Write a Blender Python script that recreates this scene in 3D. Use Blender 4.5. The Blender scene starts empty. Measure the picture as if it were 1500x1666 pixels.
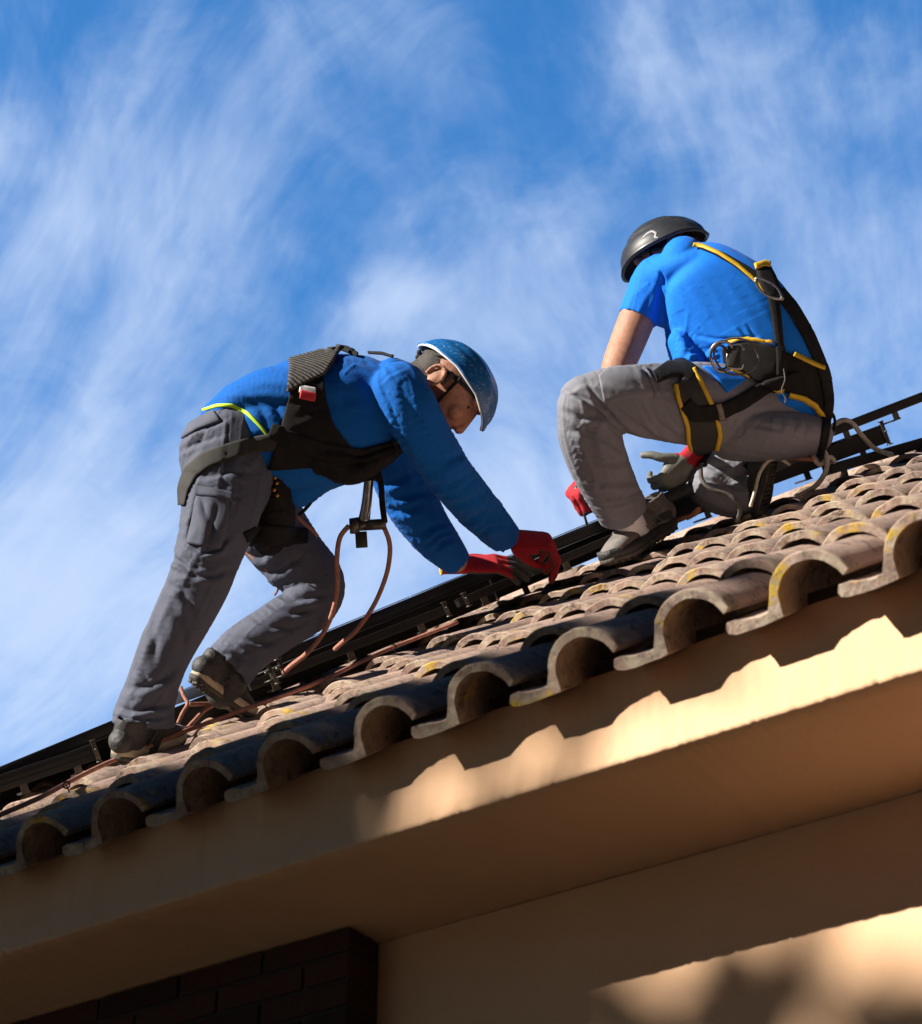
import bpy, bmesh, math, random
import numpy as np
from mathutils import Vector, Matrix, noise
from mathutils.bvhtree import BVHTree
from mathutils.kdtree import KDTree
random.seed(7); np.random.seed(7)
SC = bpy.context.scene; COL = SC.collection

# ---------------------------------------------------------------- camera, sky, sun, exposure
FPX, PITCH, CZ = 3388.0, math.radians(34.95), 1.6
CAM = np.array([0, 0, CZ])
X = np.array([1., 0, 0]); F = np.array([0, math.cos(PITCH), math.sin(PITCH)]); U = np.array([0, -math.sin(PITCH), math.cos(PITCH)])
cd = bpy.data.cameras.new('camera'); cam = bpy.data.objects.new('camera', cd); COL.objects.link(cam)
cam.location = CAM; cam.rotation_euler = (math.pi/2 + PITCH, 0, 0)
cd.sensor_fit = 'HORIZONTAL'; cd.sensor_width = 36; cd.lens = FPX/1500*36
cd.clip_start = .05; cd.clip_end = 3000
cd.dof.use_dof = True; cd.dof.focus_distance = 6.4; cd.dof.aperture_fstop = 7.1
SC.camera = cam
SC.view_settings.view_transform = 'Standard'; SC.view_settings.look = 'None'
SC.view_settings.exposure = 1.18; SC.view_settings.gamma = 1

PR = math.radians(38.9); AL = math.radians(55.8)
RD = np.array([math.sin(AL), -math.cos(AL), 0]); UH = np.array([math.cos(AL), math.sin(AL), 0])
UD = UH*math.cos(PR) + np.array([0, 0, math.sin(PR)]); ND = np.cross(RD, UD); ND = ND if ND[2] > 0 else -ND
SA, SB = .64, .55
LD = UH + SA*RD - np.array([0, 0, SB]); LD /= np.linalg.norm(LD)
sun_el = math.asin(-LD[2]); sun_az = math.atan2(-LD[0], -LD[1])       # azimuth from +Y towards +X
sd = bpy.data.lights.new('sun', 'SUN'); sd.energy = 5.0; sd.angle = math.radians(.5); sd.color = (1, .92, .81)
so = bpy.data.objects.new('sun', sd); COL.objects.link(so); so.rotation_euler = Vector(LD).to_track_quat('-Z', 'Y').to_euler()

W = bpy.data.worlds.new('World'); SC.world = W; W.use_nodes = True
def nd(nt, t, **k):
    n = nt.nodes.new(t)
    for a, b in k.items():
        if a[0] == 'i' and a[1:].isdigit(): n.inputs[int(a[1:])].default_value = b
        elif a in n.inputs: n.inputs[a].default_value = b
        else: setattr(n, a, b)
    return n
def build_world():
    nt = W.node_tree; nt.nodes.clear(); L = nt.links.new
    out = nd(nt, 'ShaderNodeOutputWorld'); bg = nd(nt, 'ShaderNodeBackground', Strength=.075)
    sky = nd(nt, 'ShaderNodeTexSky'); sky.sky_type = 'NISHITA'; sky.sun_disc = False
    sky.sun_elevation = sun_el; sky.sun_rotation = sun_az; sky.air_density = 1.0; sky.dust_density = .3; sky.ozone_density = 2.5
    grade = nd(nt, 'ShaderNodeMix', data_type='RGBA', blend_type='MULTIPLY'); grade.inputs[0].default_value = 1
    grade.inputs[7].default_value = SKYMUL
    L(sky.outputs[0], grade.inputs[6])
    tc = nd(nt, 'ShaderNodeTexCoord')
    # streaky cirrus: warped anisotropic noise over the sky direction
    def mapn(src, sc, rot=(0, 0, 0), loc=(0, 0, 0)):
        m = nd(nt, 'ShaderNodeMapping'); m.inputs['Scale'].default_value = sc; m.inputs['Rotation'].default_value = rot; m.inputs['Location'].default_value = loc
        L(src, m.inputs[0]); return m.outputs[0]
    def noi(src, scale, detail, rough, dist=0):
        n = nd(nt, 'ShaderNodeTexNoise', Scale=scale, Detail=detail, Roughness=rough, Distortion=dist); L(src, n.inputs['Vector']); return n
    def math_(op, a, b=None, clamp=False):
        m = nd(nt, 'ShaderNodeMath', operation=op, use_clamp=clamp)
        for i, v in enumerate((a, b)):
            if v is None: continue
            if hasattr(v, 'links'): L(v, m.inputs[i])
            else: m.inputs[i].default_value = v
        return m.outputs[0]
    base = tc.outputs['Generated']
    warp = noi(base, 3.0, 3, .5)
    wv = nd(nt, 'ShaderNodeVectorMath', operation='SCALE'); L(warp.outputs['Color'], wv.inputs[0]); wv.inputs['Scale'].default_value = .16
    add = nd(nt, 'ShaderNodeVectorMath', operation='ADD'); L(base, add.inputs[0]); L(wv.outputs[0], add.inputs[1])
    def dotn(v, vec):
        n_ = nd(nt, 'ShaderNodeVectorMath', operation='DOT_PRODUCT'); L(v, n_.inputs[0]); n_.inputs[1].default_value = tuple(vec); return n_.outputs['Value']
    wz = nd(nt, 'ShaderNodeVectorMath', operation='SUBTRACT'); L(warp.outputs['Color'], wz.inputs[0]); wz.inputs[1].default_value = (.5, .5, .5)
    ws = nd(nt, 'ShaderNodeVectorMath', operation='SCALE'); L(wz.outputs[0], ws.inputs[0]); ws.inputs['Scale'].default_value = .13
    wa = nd(nt, 'ShaderNodeVectorMath', operation='ADD'); L(base, wa.inputs[0]); L(ws.outputs[0], wa.inputs[1]); dirw = wa.outputs[0]
    # wind-drawn streaks fan out from a point of the sky low behind the roof
    def fan(px_, py_, k):
        pu, pv = (px_-750)/FPX, (833-py_)/FPX
        uu = dotn(dirw, X-pu*F); vv = dotn(dirw, U-pv*F); th_ = math_('ARCTAN2', uu, vv)
        rr_ = math_('SQRT', math_('ADD', math_('MULTIPLY', uu, uu), math_('MULTIPLY', vv, vv)))
        def polar(ka, kr, off):
            c = nd(nt, 'ShaderNodeCombineXYZ'); L(math_('MULTIPLY', th_, ka), c.inputs[0]); L(math_('MULTIPLY', rr_, kr), c.inputs[1]); c.inputs[2].default_value = off; return c.outputs[0]
        return math_('ADD', math_('MULTIPLY', noi(polar(9.0, 8.0, .3+k), 1.0, 7, .56, .12).outputs[0], .78), math_('MULTIPLY', noi(polar(34.0, 13.0, 4.3+k), 1.0, 8, .66, .25).outputs[0], .40))
    lr = nd(nt, 'ShaderNodeMapRange', interpolation_type='SMOOTHSTEP'); L(dotn(dirw, X), lr.inputs[0]); lr.inputs[1].default_value = -.06; lr.inputs[2].default_value = .06
    fl, frr = fan(-700, 1750, 0), fan(1900, 2300, 9.)
    fmx = nd(nt, 'ShaderNodeMix', data_type='FLOAT'); L(lr.outputs[0], fmx.inputs[0]); L(fl, fmx.inputs[2]); L(frr, fmx.inputs[3])
    a3 = noi(mapn(base, (4.5, 4.5, 4.5), (0, 0, 0), (2.1, .7, .1)), 1.0, 3, .5)
    def blob(px, py, rad, amp):
        d = at(px, py, 1) - CAM; d = d/np.linalg.norm(d)
        dist = nd(nt, 'ShaderNodeVectorMath', operation='DISTANCE'); L(add2.outputs[0], dist.inputs[0]); dist.inputs[1].default_value = tuple(d)
        v = math_('DIVIDE', dist.outputs['Value'], rad/FPX)
        v = math_('POWER', v, 2.0); v = math_('MULTIPLY', v, -1.0); v = math_('EXPONENT', v); return math_('MULTIPLY', v, amp)
    wv2 = nd(nt, 'ShaderNodeVectorMath', operation='SUBTRACT'); wv2.inputs[1].default_value = (.5, .5, .5); w2 = noi(base, 9.0, 4, .6); L(w2.outputs['Color'], wv2.inputs[0])
    wv3 = nd(nt, 'ShaderNodeVectorMath', operation='SCALE'); wv3.inputs['Scale'].default_value = .12; L(wv2.outputs[0], wv3.inputs[0])
    add2 = nd(nt, 'ShaderNodeVectorMath', operation='ADD'); L(base, add2.inputs[0]); L(wv3.outputs[0], add2.inputs[1])
    m = None
    for b in CLOUDS:
        v = blob(*b); m = v if m is None else math_('ADD', m, v)
    tex = math_('ADD', fmx.outputs[0], math_('MULTIPLY', a3.outputs[0], .45))
    tex = math_('ADD', tex, math_('MULTIPLY', noi(add.outputs[0], 13.0, 10, .66, .5).outputs[0], .85)); tex = math_('SUBTRACT', tex, 1.21)
    tex = math_('MULTIPLY', tex, 2.3)
    dens = math_('ADD', math_('MULTIPLY', tex, .62), math_('ADD', m, .02))
    # thin haze towards the horizon
    sp = nd(nt, 'ShaderNodeSeparateXYZ'); L(base, sp.inputs[0])
    fwd = nd(nt, 'ShaderNodeMapRange', interpolation_type='SMOOTHSTEP'); L(dotn(base, F), fwd.inputs[0]); fwd.inputs[1].default_value = .72; fwd.inputs[2].default_value = .92
    hz = math_('MULTIPLY', math_('SUBTRACT', .66, math_('MAXIMUM', sp.outputs[2], .35)), 1.5); hz = math_('MULTIPLY', hz, fwd.outputs[0]); hz = math_('SUBTRACT', hz, math_('MULTIPLY', math_('SUBTRACT', 1.0, fwd.outputs[0]), .35))
    dens = math_('ADD', dens, hz)
    sm = nd(nt, 'ShaderNodeMapRange', interpolation_type='SMOOTHSTEP'); L(dens, sm.inputs[0])
    sm.inputs[1].default_value = -.25; sm.inputs[2].default_value = 1.22; sm.inputs[3].default_value = 0; sm.inputs[4].default_value = .84
    mx = nd(nt, 'ShaderNodeMix', data_type='RGBA'); L(sm.outputs[0], mx.inputs[0]); L(grade.outputs[2], mx.inputs[6]); mx.inputs[7].default_value = CLOUDC
    far = nd(nt, 'ShaderNodeMapRange', interpolation_type='SMOOTHSTEP'); L(dotn(base, F), far.inputs[0]); far.inputs[1].default_value = .74; far.inputs[2].default_value = .95; far.inputs[3].default_value = SKYDIM; far.inputs[4].default_value = 1
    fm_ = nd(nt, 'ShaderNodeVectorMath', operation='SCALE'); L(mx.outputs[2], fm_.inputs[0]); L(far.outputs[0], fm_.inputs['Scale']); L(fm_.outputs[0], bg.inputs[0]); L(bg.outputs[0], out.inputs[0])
SKYDIM = .10                                                    # sky artificially dimmed outside the view to weaken the fill light
SKYMUL = (.46, 1.20, 1.72, 1); CLOUDC = (3.9, 4.7, 6.2, 1)
CLOUDS = [(120, 380, 200, .55), (330, 330, 170, .35), (40, 240, 120, .3), (60, 950, 240, .4), (130, 1050, 200, .25), (200, 760, 160, .2), (680, 480, 90, .5), (590, 520, 60, .35),
          (930, 320, 70, .42), (1180, 90, 110, .45), (1060, 60, 90, .3), (880, 480, 130, .3), (300, 60, 200, .3), (1420, 60, 120, .3), (1250, 330, 120, .2), (560, 70, 110, .22), (760, 160, 130, .16), (700, 40, 150, .16),
          (1430, 560, 190, .38), (900, 700, 260, .42), (640, 900, 260, .35), (480, 250, 110, .16), (1250, 220, 60, .2)]

# ---------------------------------------------------------------- helpers
def at(x, y, D):
    return CAM + D*((x-750)/FPX*X + F + (833-y)/FPX*U)
def px_of(P):
    q = P - CAM; d = q@F
    return np.stack([750 + FPX*(q@X)/d, 833 - FPX*(q@U)/d], -1), d
def pdir(dx, dy, dz=0.):
    v = dx*X - dy*U + dz*F; return v/np.linalg.norm(v)
def nrm(v): return v/max(1e-12, np.linalg.norm(v))
def rayplane(x, y, p0, n):
    d = at(x, y, 1) - CAM; t = ((p0-CAM)@n)/(d@n); return CAM + d*t
def mesh(name, vs, fs, mats=None, parent=None, smooth=True, fm=None):
    me = bpy.data.meshes.new(name); me.from_pydata([tuple(map(float, v)) for v in vs], [], fs); me.update()
    o = bpy.data.objects.new(name, me); COL.objects.link(o)
    if mats is not None:
        for m in (mats if isinstance(mats, (list, tuple)) else [mats]): me.materials.append(m)
    if smooth: me.polygons.foreach_set('use_smooth', [True]*len(me.polygons))
    if fm is not None: me.polygons.foreach_set('material_index', fm)
    if parent is not None: adopt(o, parent)
    return o
def adopt(o, p):
    o.parent = p
    if p.type == 'EMPTY': o.matrix_parent_inverse = Matrix.Translation(-p.location)
def empty(name, loc, label=None, cat=None, group=None):
    o = bpy.data.objects.new(name, None); COL.objects.link(o); o.location = [float(v) for v in loc]; o.empty_display_size = .1
    tag(o, label, cat, group); return o
def tag(o, label=None, cat=None, group=None, kind=None):
    for k, v in (('label', label), ('category', cat), ('group', group), ('kind', kind)):
        if v: o[k] = v
    return o
class MB:
    def __init__(s): s.v = []; s.f = []; s.m = []; s.samp = []
    def add(s, vs, fs, mi=0):
        n = len(s.v); s.v += [np.asarray(v, float) for v in vs]; s.f += [tuple(i+n for i in f) for f in fs]; s.m += [mi]*len(fs); return s
    def box(s, c, ax, hs, mi=0, bev=0.):
        c = np.asarray(c, float); vs = []
        if bev <= 0:
            for i in (-1, 1):
                for j in (-1, 1):
                    for k in (-1, 1): vs.append(c + i*hs[0]*ax[0] + j*hs[1]*ax[1] + k*hs[2]*ax[2])
            return s.add(vs, [(0, 1, 3, 2), (4, 6, 7, 5), (0, 4, 5, 1), (2, 3, 7, 6), (0, 2, 6, 4), (1, 5, 7, 3)], mi)
        bm = bmesh.new(); bmesh.ops.create_cube(bm, size=2)
        for v in bm.verts: v.co = Vector((v.co.x*hs[0], v.co.y*hs[1], v.co.z*hs[2]))
        bmesh.ops.bevel(bm, geom=list(bm.edges), offset=bev, segments=2, affect='EDGES', profile=.5)
        vs = [c + v.co.x*ax[0] + v.co.y*ax[1] + v.co.z*ax[2] for v in bm.verts]; fs = [tuple(v.index for v in f.verts) for f in bm.faces]; bm.free()
        return s.add(vs, fs, mi)
    def tube(s, pts, rad, n=10, mi=0, closed=False):
        pts = [np.asarray(p, float) for p in pts]; N = len(pts)
        rr = rad if hasattr(rad, '__len__') else [rad]*N
        t0 = nrm(pts[1]-pts[0]); ref = np.array([0, 0, 1.]) if abs(t0[2]) < .9 else np.array([1., 0, 0]); a = nrm(np.cross(t0, ref)); vs = []
        for i, p in enumerate(pts):
            t = nrm(pts[(i+1) % N]-pts[i-1]) if closed else nrm(pts[min(i+1, N-1)]-pts[max(i-1, 0)])
            a = nrm(a - (a@t)*t); b = np.cross(t, a)
            for k in range(n):
                w = 2*math.pi*k/n; vs.append(p + rr[i]*(math.cos(w)*a + math.sin(w)*b))
        fs = []
        for i in range(N if closed else N-1):
            for k in range(n):
                j = (i+1) % N; fs.append((i*n+k, i*n+(k+1) % n, j*n+(k+1) % n, j*n+k))
        if not closed: fs += [tuple(range(n))[::-1], tuple((N-1)*n+k for k in range(n))]
        return s.add(vs, fs, mi)
    def ell(s, c, ax, r, n=16, mi=0):
        c = np.asarray(c, float); vs = [c + r[2]*ax[2]]; fs = []; m = n//2
        for i in range(1, m):
            th = math.pi*i/m
            for k in range(n):
                ph = 2*math.pi*k/n; vs.append(c + r[0]*math.sin(th)*math.cos(ph)*ax[0] + r[1]*math.sin(th)*math.sin(ph)*ax[1] + r[2]*math.cos(th)*ax[2])
        vs.append(c - r[2]*ax[2]); e = len(vs)-1
        for k in range(n):
            fs.append((0, 1+k, 1+(k+1) % n)); fs.append((e, e-n+(k+1) % n, e-n+k))
            for i in range(m-2): a = 1+i*n; fs.append((a+k, a+n+k, a+n+(k+1) % n, a+(k+1) % n))
        return s.add(vs, fs, mi)
    def limb(s, st, cap0='r', cap1='r', n=24, sub=6, mi=0, fold=(0, 0), ref=None):
        """st: (point, half width in the image plane, half depth) in metres; a tapering elliptical limb through them"""
        P = np.array([q[0] for q in st], float); A = np.array([[q[1], q[2]] for q in st], float); Q = np.hstack([P, A]); out = []
        for i in range(len(Q)-1):
            p0 = Q[max(i-1, 0)]; p1 = Q[i]; p2 = Q[i+1]; p3 = Q[min(i+2, len(Q)-1)]
            for k in range(sub):
                t = k/sub; out.append(.5*((2*p1)+(-p0+p2)*t+(2*p0-5*p1+4*p2-p3)*t*t+(-p0+3*p1-3*p2+p3)*t**3))
        out.append(Q[-1]); out = np.array(out); R = F if ref is None else ref; rings = []; tl = 0.; m = len(out)
        for i in range(m):
            p = out[i, :3]; t = nrm(out[min(i+1, m-1), :3]-out[max(i-1, 0), :3])
            if i: tl += np.linalg.norm(p-out[i-1, :3])
            e2 = nrm(R-(R@t)*t); e1 = np.cross(t, e2); rings.append((p, t, e1, e2, out[i, 3], out[i, 4], tl))
        def rv(r, sc=1., off=0.):
            p, t, e1, e2, a, b, _ = r
            return [p + off*t + sc*(a*math.cos(2*math.pi*k/n)*e1 + b*math.sin(2*math.pi*k/n)*e2) for k in range(n)]
        L = []
        def caps(r, kind, sg):
            a = min(r[4], r[5])
            if kind == 'r': return [rv(r, math.cos(w), sg*a*math.sin(w)) for w in (.35, .7, 1.05, 1.35)]
            if kind == 'hem': return [rv(r, 1., sg*.002), rv(r, .86, sg*.001), rv(r, .82, -sg*.022), rv(r, .3, -sg*.024)]
            return [rv(r, .6, 0.)]
        c0 = caps(rings[0], cap0, -1)[::-1]; c1 = caps(rings[-1], cap1, 1)
        L = c0 + [rv(r) for r in rings] + c1
        vs = [v for l in L for v in l]; fs = []
        for i in range(len(L)-1):
            for k in range(n): fs.append((i*n+k, i*n+(k+1) % n, (i+1)*n+(k+1) % n, (i+1)*n+k))
        fs += [tuple(range(n))[::-1], tuple((len(L)-1)*n+k for k in range(n))]
        for r in rings: s.samp.append((r[0], r[6], r[2], r[3], fold, len(s.samp)))
        return s.add(vs, fs, mi)
    def make(s, name, mats=None, parent=None, smooth=True): return mesh(name, s.v, s.f, mats, parent, smooth, s.m)
def S(x, y, D, a, b=None):                         # a limb station given where it stands: picture column and row, distance, half width and half depth in picture units
    k = D/FPX; return (at(x, y, D), a*k, (a if b is None else b)*k)
def sstep(a, b, v): t = np.clip((v-a)/(b-a), 0, 1); return t*t*(3-2*t)
def skinmesh(name, mb, mats, parent, voxel=.007, smooth=6, creases=(), colour=None, micro=0., keep=False):
    me = bpy.data.meshes.new('t'); me.from_pydata([tuple(map(float, v)) for v in mb.v], [], mb.f); me.update()
    o = bpy.data.objects.new('t', me); COL.objects.link(o)
    bm = bmesh.new(); bm.from_mesh(me); bmesh.ops.recalc_face_normals(bm, faces=bm.faces); bm.to_mesh(me); bm.free()
    r = o.modifiers.new('r', 'REMESH'); r.mode = 'VOXEL'; r.voxel_size = voxel; r.adaptivity = 0
    sm = o.modifiers.new('s', 'SMOOTH'); sm.factor = .5; sm.iterations = smooth
    bpy.context.view_layer.update()
    ev = o.evaluated_get(bpy.context.evaluated_depsgraph_get()); m2 = bpy.data.meshes.new_from_object(ev)
    bpy.data.objects.remove(o)
    nv = len(m2.vertices); co = np.empty(nv*3); m2.vertices.foreach_get('co', co); co = co.reshape(-1, 3)
    nn = np.empty(nv*3); m2.vertices.foreach_get('normal', nn); nn = nn.reshape(-1, 3); disp = np.zeros(nv)
    if mb.samp and any(q[4][0] for q in mb.samp):
        kd = KDTree(len(mb.samp))
        for i, q in enumerate(mb.samp): kd.insert(Vector(q[0]), i)
        kd.balance()
        for i in range(nv):
            q = mb.samp[kd.find(Vector(co[i]))[1]]; am, fs = q[4][:2]
            if not am: continue
            d = co[i]-q[0]; a, b = d@q[2], d@q[3]; l = math.hypot(a, b)+1e-9; a /= l; b /= l
            t = np.cross(q[2], q[3]); sl = q[1] + d@t
            wv = noise.noise(Vector(co[i]*5.)); n1 = noise.noise(Vector((sl*fs + 1.1*a + 1.2*wv, a*1.1, b*1.1 + fs))); n2 = noise.noise(Vector((sl*fs*1.9 - 1.6*a + 2*wv, a*1.8 + 7, b*1.8)))
            disp[i] += am*(math.exp(-(n1/.16)**2) + .5*math.exp(-(n2/.13)**2) - .5)
    if micro:
        for i in range(nv): disp[i] += micro*noise.noise(Vector(co[i]*28))
    if len(creases):
        pxy, dep = px_of(co); fr = sstep(-.05, .35, -(nn@F))
        for cr in creases:
            pl = np.array(cr[0], float); w, amp = cr[1]*1.25, cr[2]/1000.
            seg = [np.linalg.norm(pl[i+1]-pl[i]) for i in range(len(pl)-1)]; tot = sum(seg); best = np.full(nv, 1e9); sg = np.zeros(nv); tt = np.zeros(nv); acc = 0
            lo = pl.min(0)-5*w; hi = pl.max(0)+5*w; idx = np.where(((pxy > lo) & (pxy < hi)).all(1))[0]
            if not len(idx): continue
            for i in range(len(pl)-1):
                a, b = pl[i], pl[i+1]; ab = b-a; ap = pxy[idx]-a; t = np.clip(ap@ab/(ab@ab), 0, 1); q = ap-t[:, None]*ab
                d = np.linalg.norm(q, axis=1); sd_ = np.sign(ab[0]*q[:, 1]-ab[1]*q[:, 0]); u = d < best[idx]
                best[idx[u]] = d[u]; sg[idx[u]] = sd_[u]; tt[idx[u]] = (acc+t[u]*seg[i])/tot; acc += seg[i]
            e = best*np.where(sg == 0, 1, sg); taper = np.sqrt(np.clip(np.sin(np.clip(tt, .02, .98)*math.pi), 0, 1))
            prof = np.exp(-(e/w)**2) - .55*np.exp(-((e-1.9*w)/(1.3*w))**2)
            disp[idx] -= (amp*prof*taper*fr)[idx]
    co = co + nn*disp[:, None]
    m2.vertices.foreach_set('co', co.ravel()); m2.name = name
    m2.materials.clear()
    for m in (mats if isinstance(mats, (list, tuple)) else [mats]): m2.materials.append(m)
    m2.polygons.foreach_set('use_smooth', [True]*len(m2.polygons)); m2.update()
    if colour is not None:
        fc = np.empty(len(m2.polygons)*3); m2.polygons.foreach_get('center', fc); fn = np.empty(len(fc)); m2.polygons.foreach_get('normal', fn)
        m2.polygons.foreach_set('material_index', colour(fc.reshape(-1, 3), fn.reshape(-1, 3)).astype(np.int32))
    ob = bpy.data.objects.new(name, m2); COL.objects.link(ob)
    if parent is not None: adopt(ob, parent)
    return ob
def bvh(*obs):
    out = []
    for o in obs:
        me = o.data; out.append(BVHTree.FromPolygons([v.co.copy() for v in me.vertices], [tuple(p.vertices) for p in me.polygons]))
    return out
def resample(pl, n):
    pl = np.array(pl, float); d = np.r_[0, np.cumsum(np.linalg.norm(np.diff(pl, axis=0), axis=1))]
    if len(pl) > 2:                                  # smooth the corners
        t = np.linspace(0, d[-1], n); out = np.stack([np.interp(t, d, pl[:, k]) for k in range(pl.shape[1])], 1)
        for _ in range(2): out[1:-1] = .25*out[:-2]+.5*out[1:-1]+.25*out[2:]
        return out
    t = np.linspace(0, d[-1], n); return np.stack([np.interp(t, d, pl[:, k]) for k in range(pl.shape[1])], 1)
def patch(name, A, B, trees, mat, parent, off=4, th=3, step=3.5, D0=6.2, smooth=2, edge=True):
    """webbing or a cloth panel lying on the body between two edge lines A and B, thickness th mm, held off mm off the cloth below"""
    la = max(np.linalg.norm(np.diff(np.array(A, float), axis=0), axis=1).sum(), np.linalg.norm(np.diff(np.array(B, float), axis=0), axis=1).sum())
    n = max(4, int(la/step)); a = resample(A, n); b = resample(B, n); m = max(3, int(np.linalg.norm(a-b, axis=1).mean()/step)+1)
    H = np.full((n, m), np.nan); px = np.zeros((n, m, 2))
    for i in range(n):
        for j in range(m):
            q = a[i]+(b[i]-a[i])*j/(m-1); px[i, j] = q; d = at(q[0], q[1], 1)-CAM; dn = Vector(d).normalized(); best = None
            for t in trees:
                h = t.ray_cast(Vector(CAM), dn)
                if h[0] is not None:
                    z = float((np.array(h[0])-CAM)@F)
                    if best is None or z < best: best = z
            if best is not None: H[i, j] = best
    ok = ~np.isnan(H)
    if not ok.any(): H[:] = D0
    else:
        med = np.nanmedian(H); H[ok & (abs(H-med) > .35)] = np.nan; ok = ~np.isnan(H)
        for _ in range(60):
            if ok.all(): break
            G = H.copy(); G[~ok] = 0; w = ok.astype(float)
            Gp = np.pad(G, 1); wp = np.pad(w, 1); sN = Gp[:-2, 1:-1]+Gp[2:, 1:-1]+Gp[1:-1, :-2]+Gp[1:-1, 2:]; wN = wp[:-2, 1:-1]+wp[2:, 1:-1]+wp[1:-1, :-2]+wp[1:-1, 2:]
            new = (~ok) & (wN > 0); H[new] = sN[new]/wN[new]+.006; ok = ok | new
        H[np.isnan(H)] = med
    for _ in range(smooth):
        Hp = np.pad(H, 1, mode='edge'); Hs = (4*H+Hp[:-2, 1:-1]+Hp[2:, 1:-1]+Hp[1:-1, :-2]+Hp[1:-1, 2:])/8; H = np.minimum(H, Hs) if _ == 0 else Hs
    P = np.array([[at(px[i, j, 0], px[i, j, 1], H[i, j]) for j in range(m)] for i in range(n)])
    gu = np.gradient(P, axis=0); gv = np.gradient(P, axis=1); N = np.cross(gu, gv); N /= np.linalg.norm(N, axis=2, keepdims=True)+1e-12
    sg = np.where((N@F) > 0, -1., 1.)[..., None]; N = N*sg
    top = P+N*(off+th)/1000; bot = P+N*(off-3.0)/1000
    if edge: top[:, 0] -= N[:, 0]*th*.4/1000; top[:, -1] -= N[:, -1]*th*.4/1000
    vs = list(top.reshape(-1, 3))+list(bot.reshape(-1, 3)); K = n*m; fs = []
    for i in range(n-1):
        for j in range(m-1):
            q = (i*m+j, i*m+j+1, (i+1)*m+j+1, (i+1)*m+j); fs.append(q); fs.append(tuple(K+k for k in q[::-1]))
    rim = [i*m for i in range(n)]+[(n-1)*m+j for j in range(1, m)]+[i*m+m-1 for i in range(n-2, -1, -1)]+[j for j in range(m-2, 0, -1)]
    for k in range(len(rim)):
        p, q = rim[k], rim[(k+1) % len(rim)]; fs.append((p, q, K+q, K+p))
    o = mesh(name, vs, fs, mat, parent)
    bm = bmesh.new(); bm.from_mesh(o.data); bmesh.ops.recalc_face_normals(bm, faces=bm.faces); bm.to_mesh(o.data); bm.free()
    return o
def strap(name, C, hw, trees, mat, parent, **k):
    c = np.array(C, float); t = np.gradient(c, axis=0); t /= np.linalg.norm(t, axis=1, keepdims=True); nn = np.stack([-t[:, 1], t[:, 0]], 1)
    h = np.array(hw if hasattr(hw, '__len__') else [hw]*len(c), float)[:, None]
    return patch(name, c-nn*h, c+nn*h, trees, mat, parent, **k)
def frame_mat(o, fwd, up): f = nrm(fwd); u = nrm(up-(up@f)*f); l = np.cross(u, f); return o, f, l, u
def curve3(pts, n):
    Q = np.array(pts, float); out = []
    for i in range(len(Q)-1):
        p0 = Q[max(i-1, 0)]; p1 = Q[i]; p2 = Q[i+1]; p3 = Q[min(i+2, len(Q)-1)]
        for k in range(n):
            t = k/n; out.append(.5*((2*p1)+(-p0+p2)*t+(2*p0-5*p1+4*p2-p3)*t*t+(-p0+3*p1-3*p2+p3)*t**3))
    out.append(Q[-1]); return out

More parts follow.
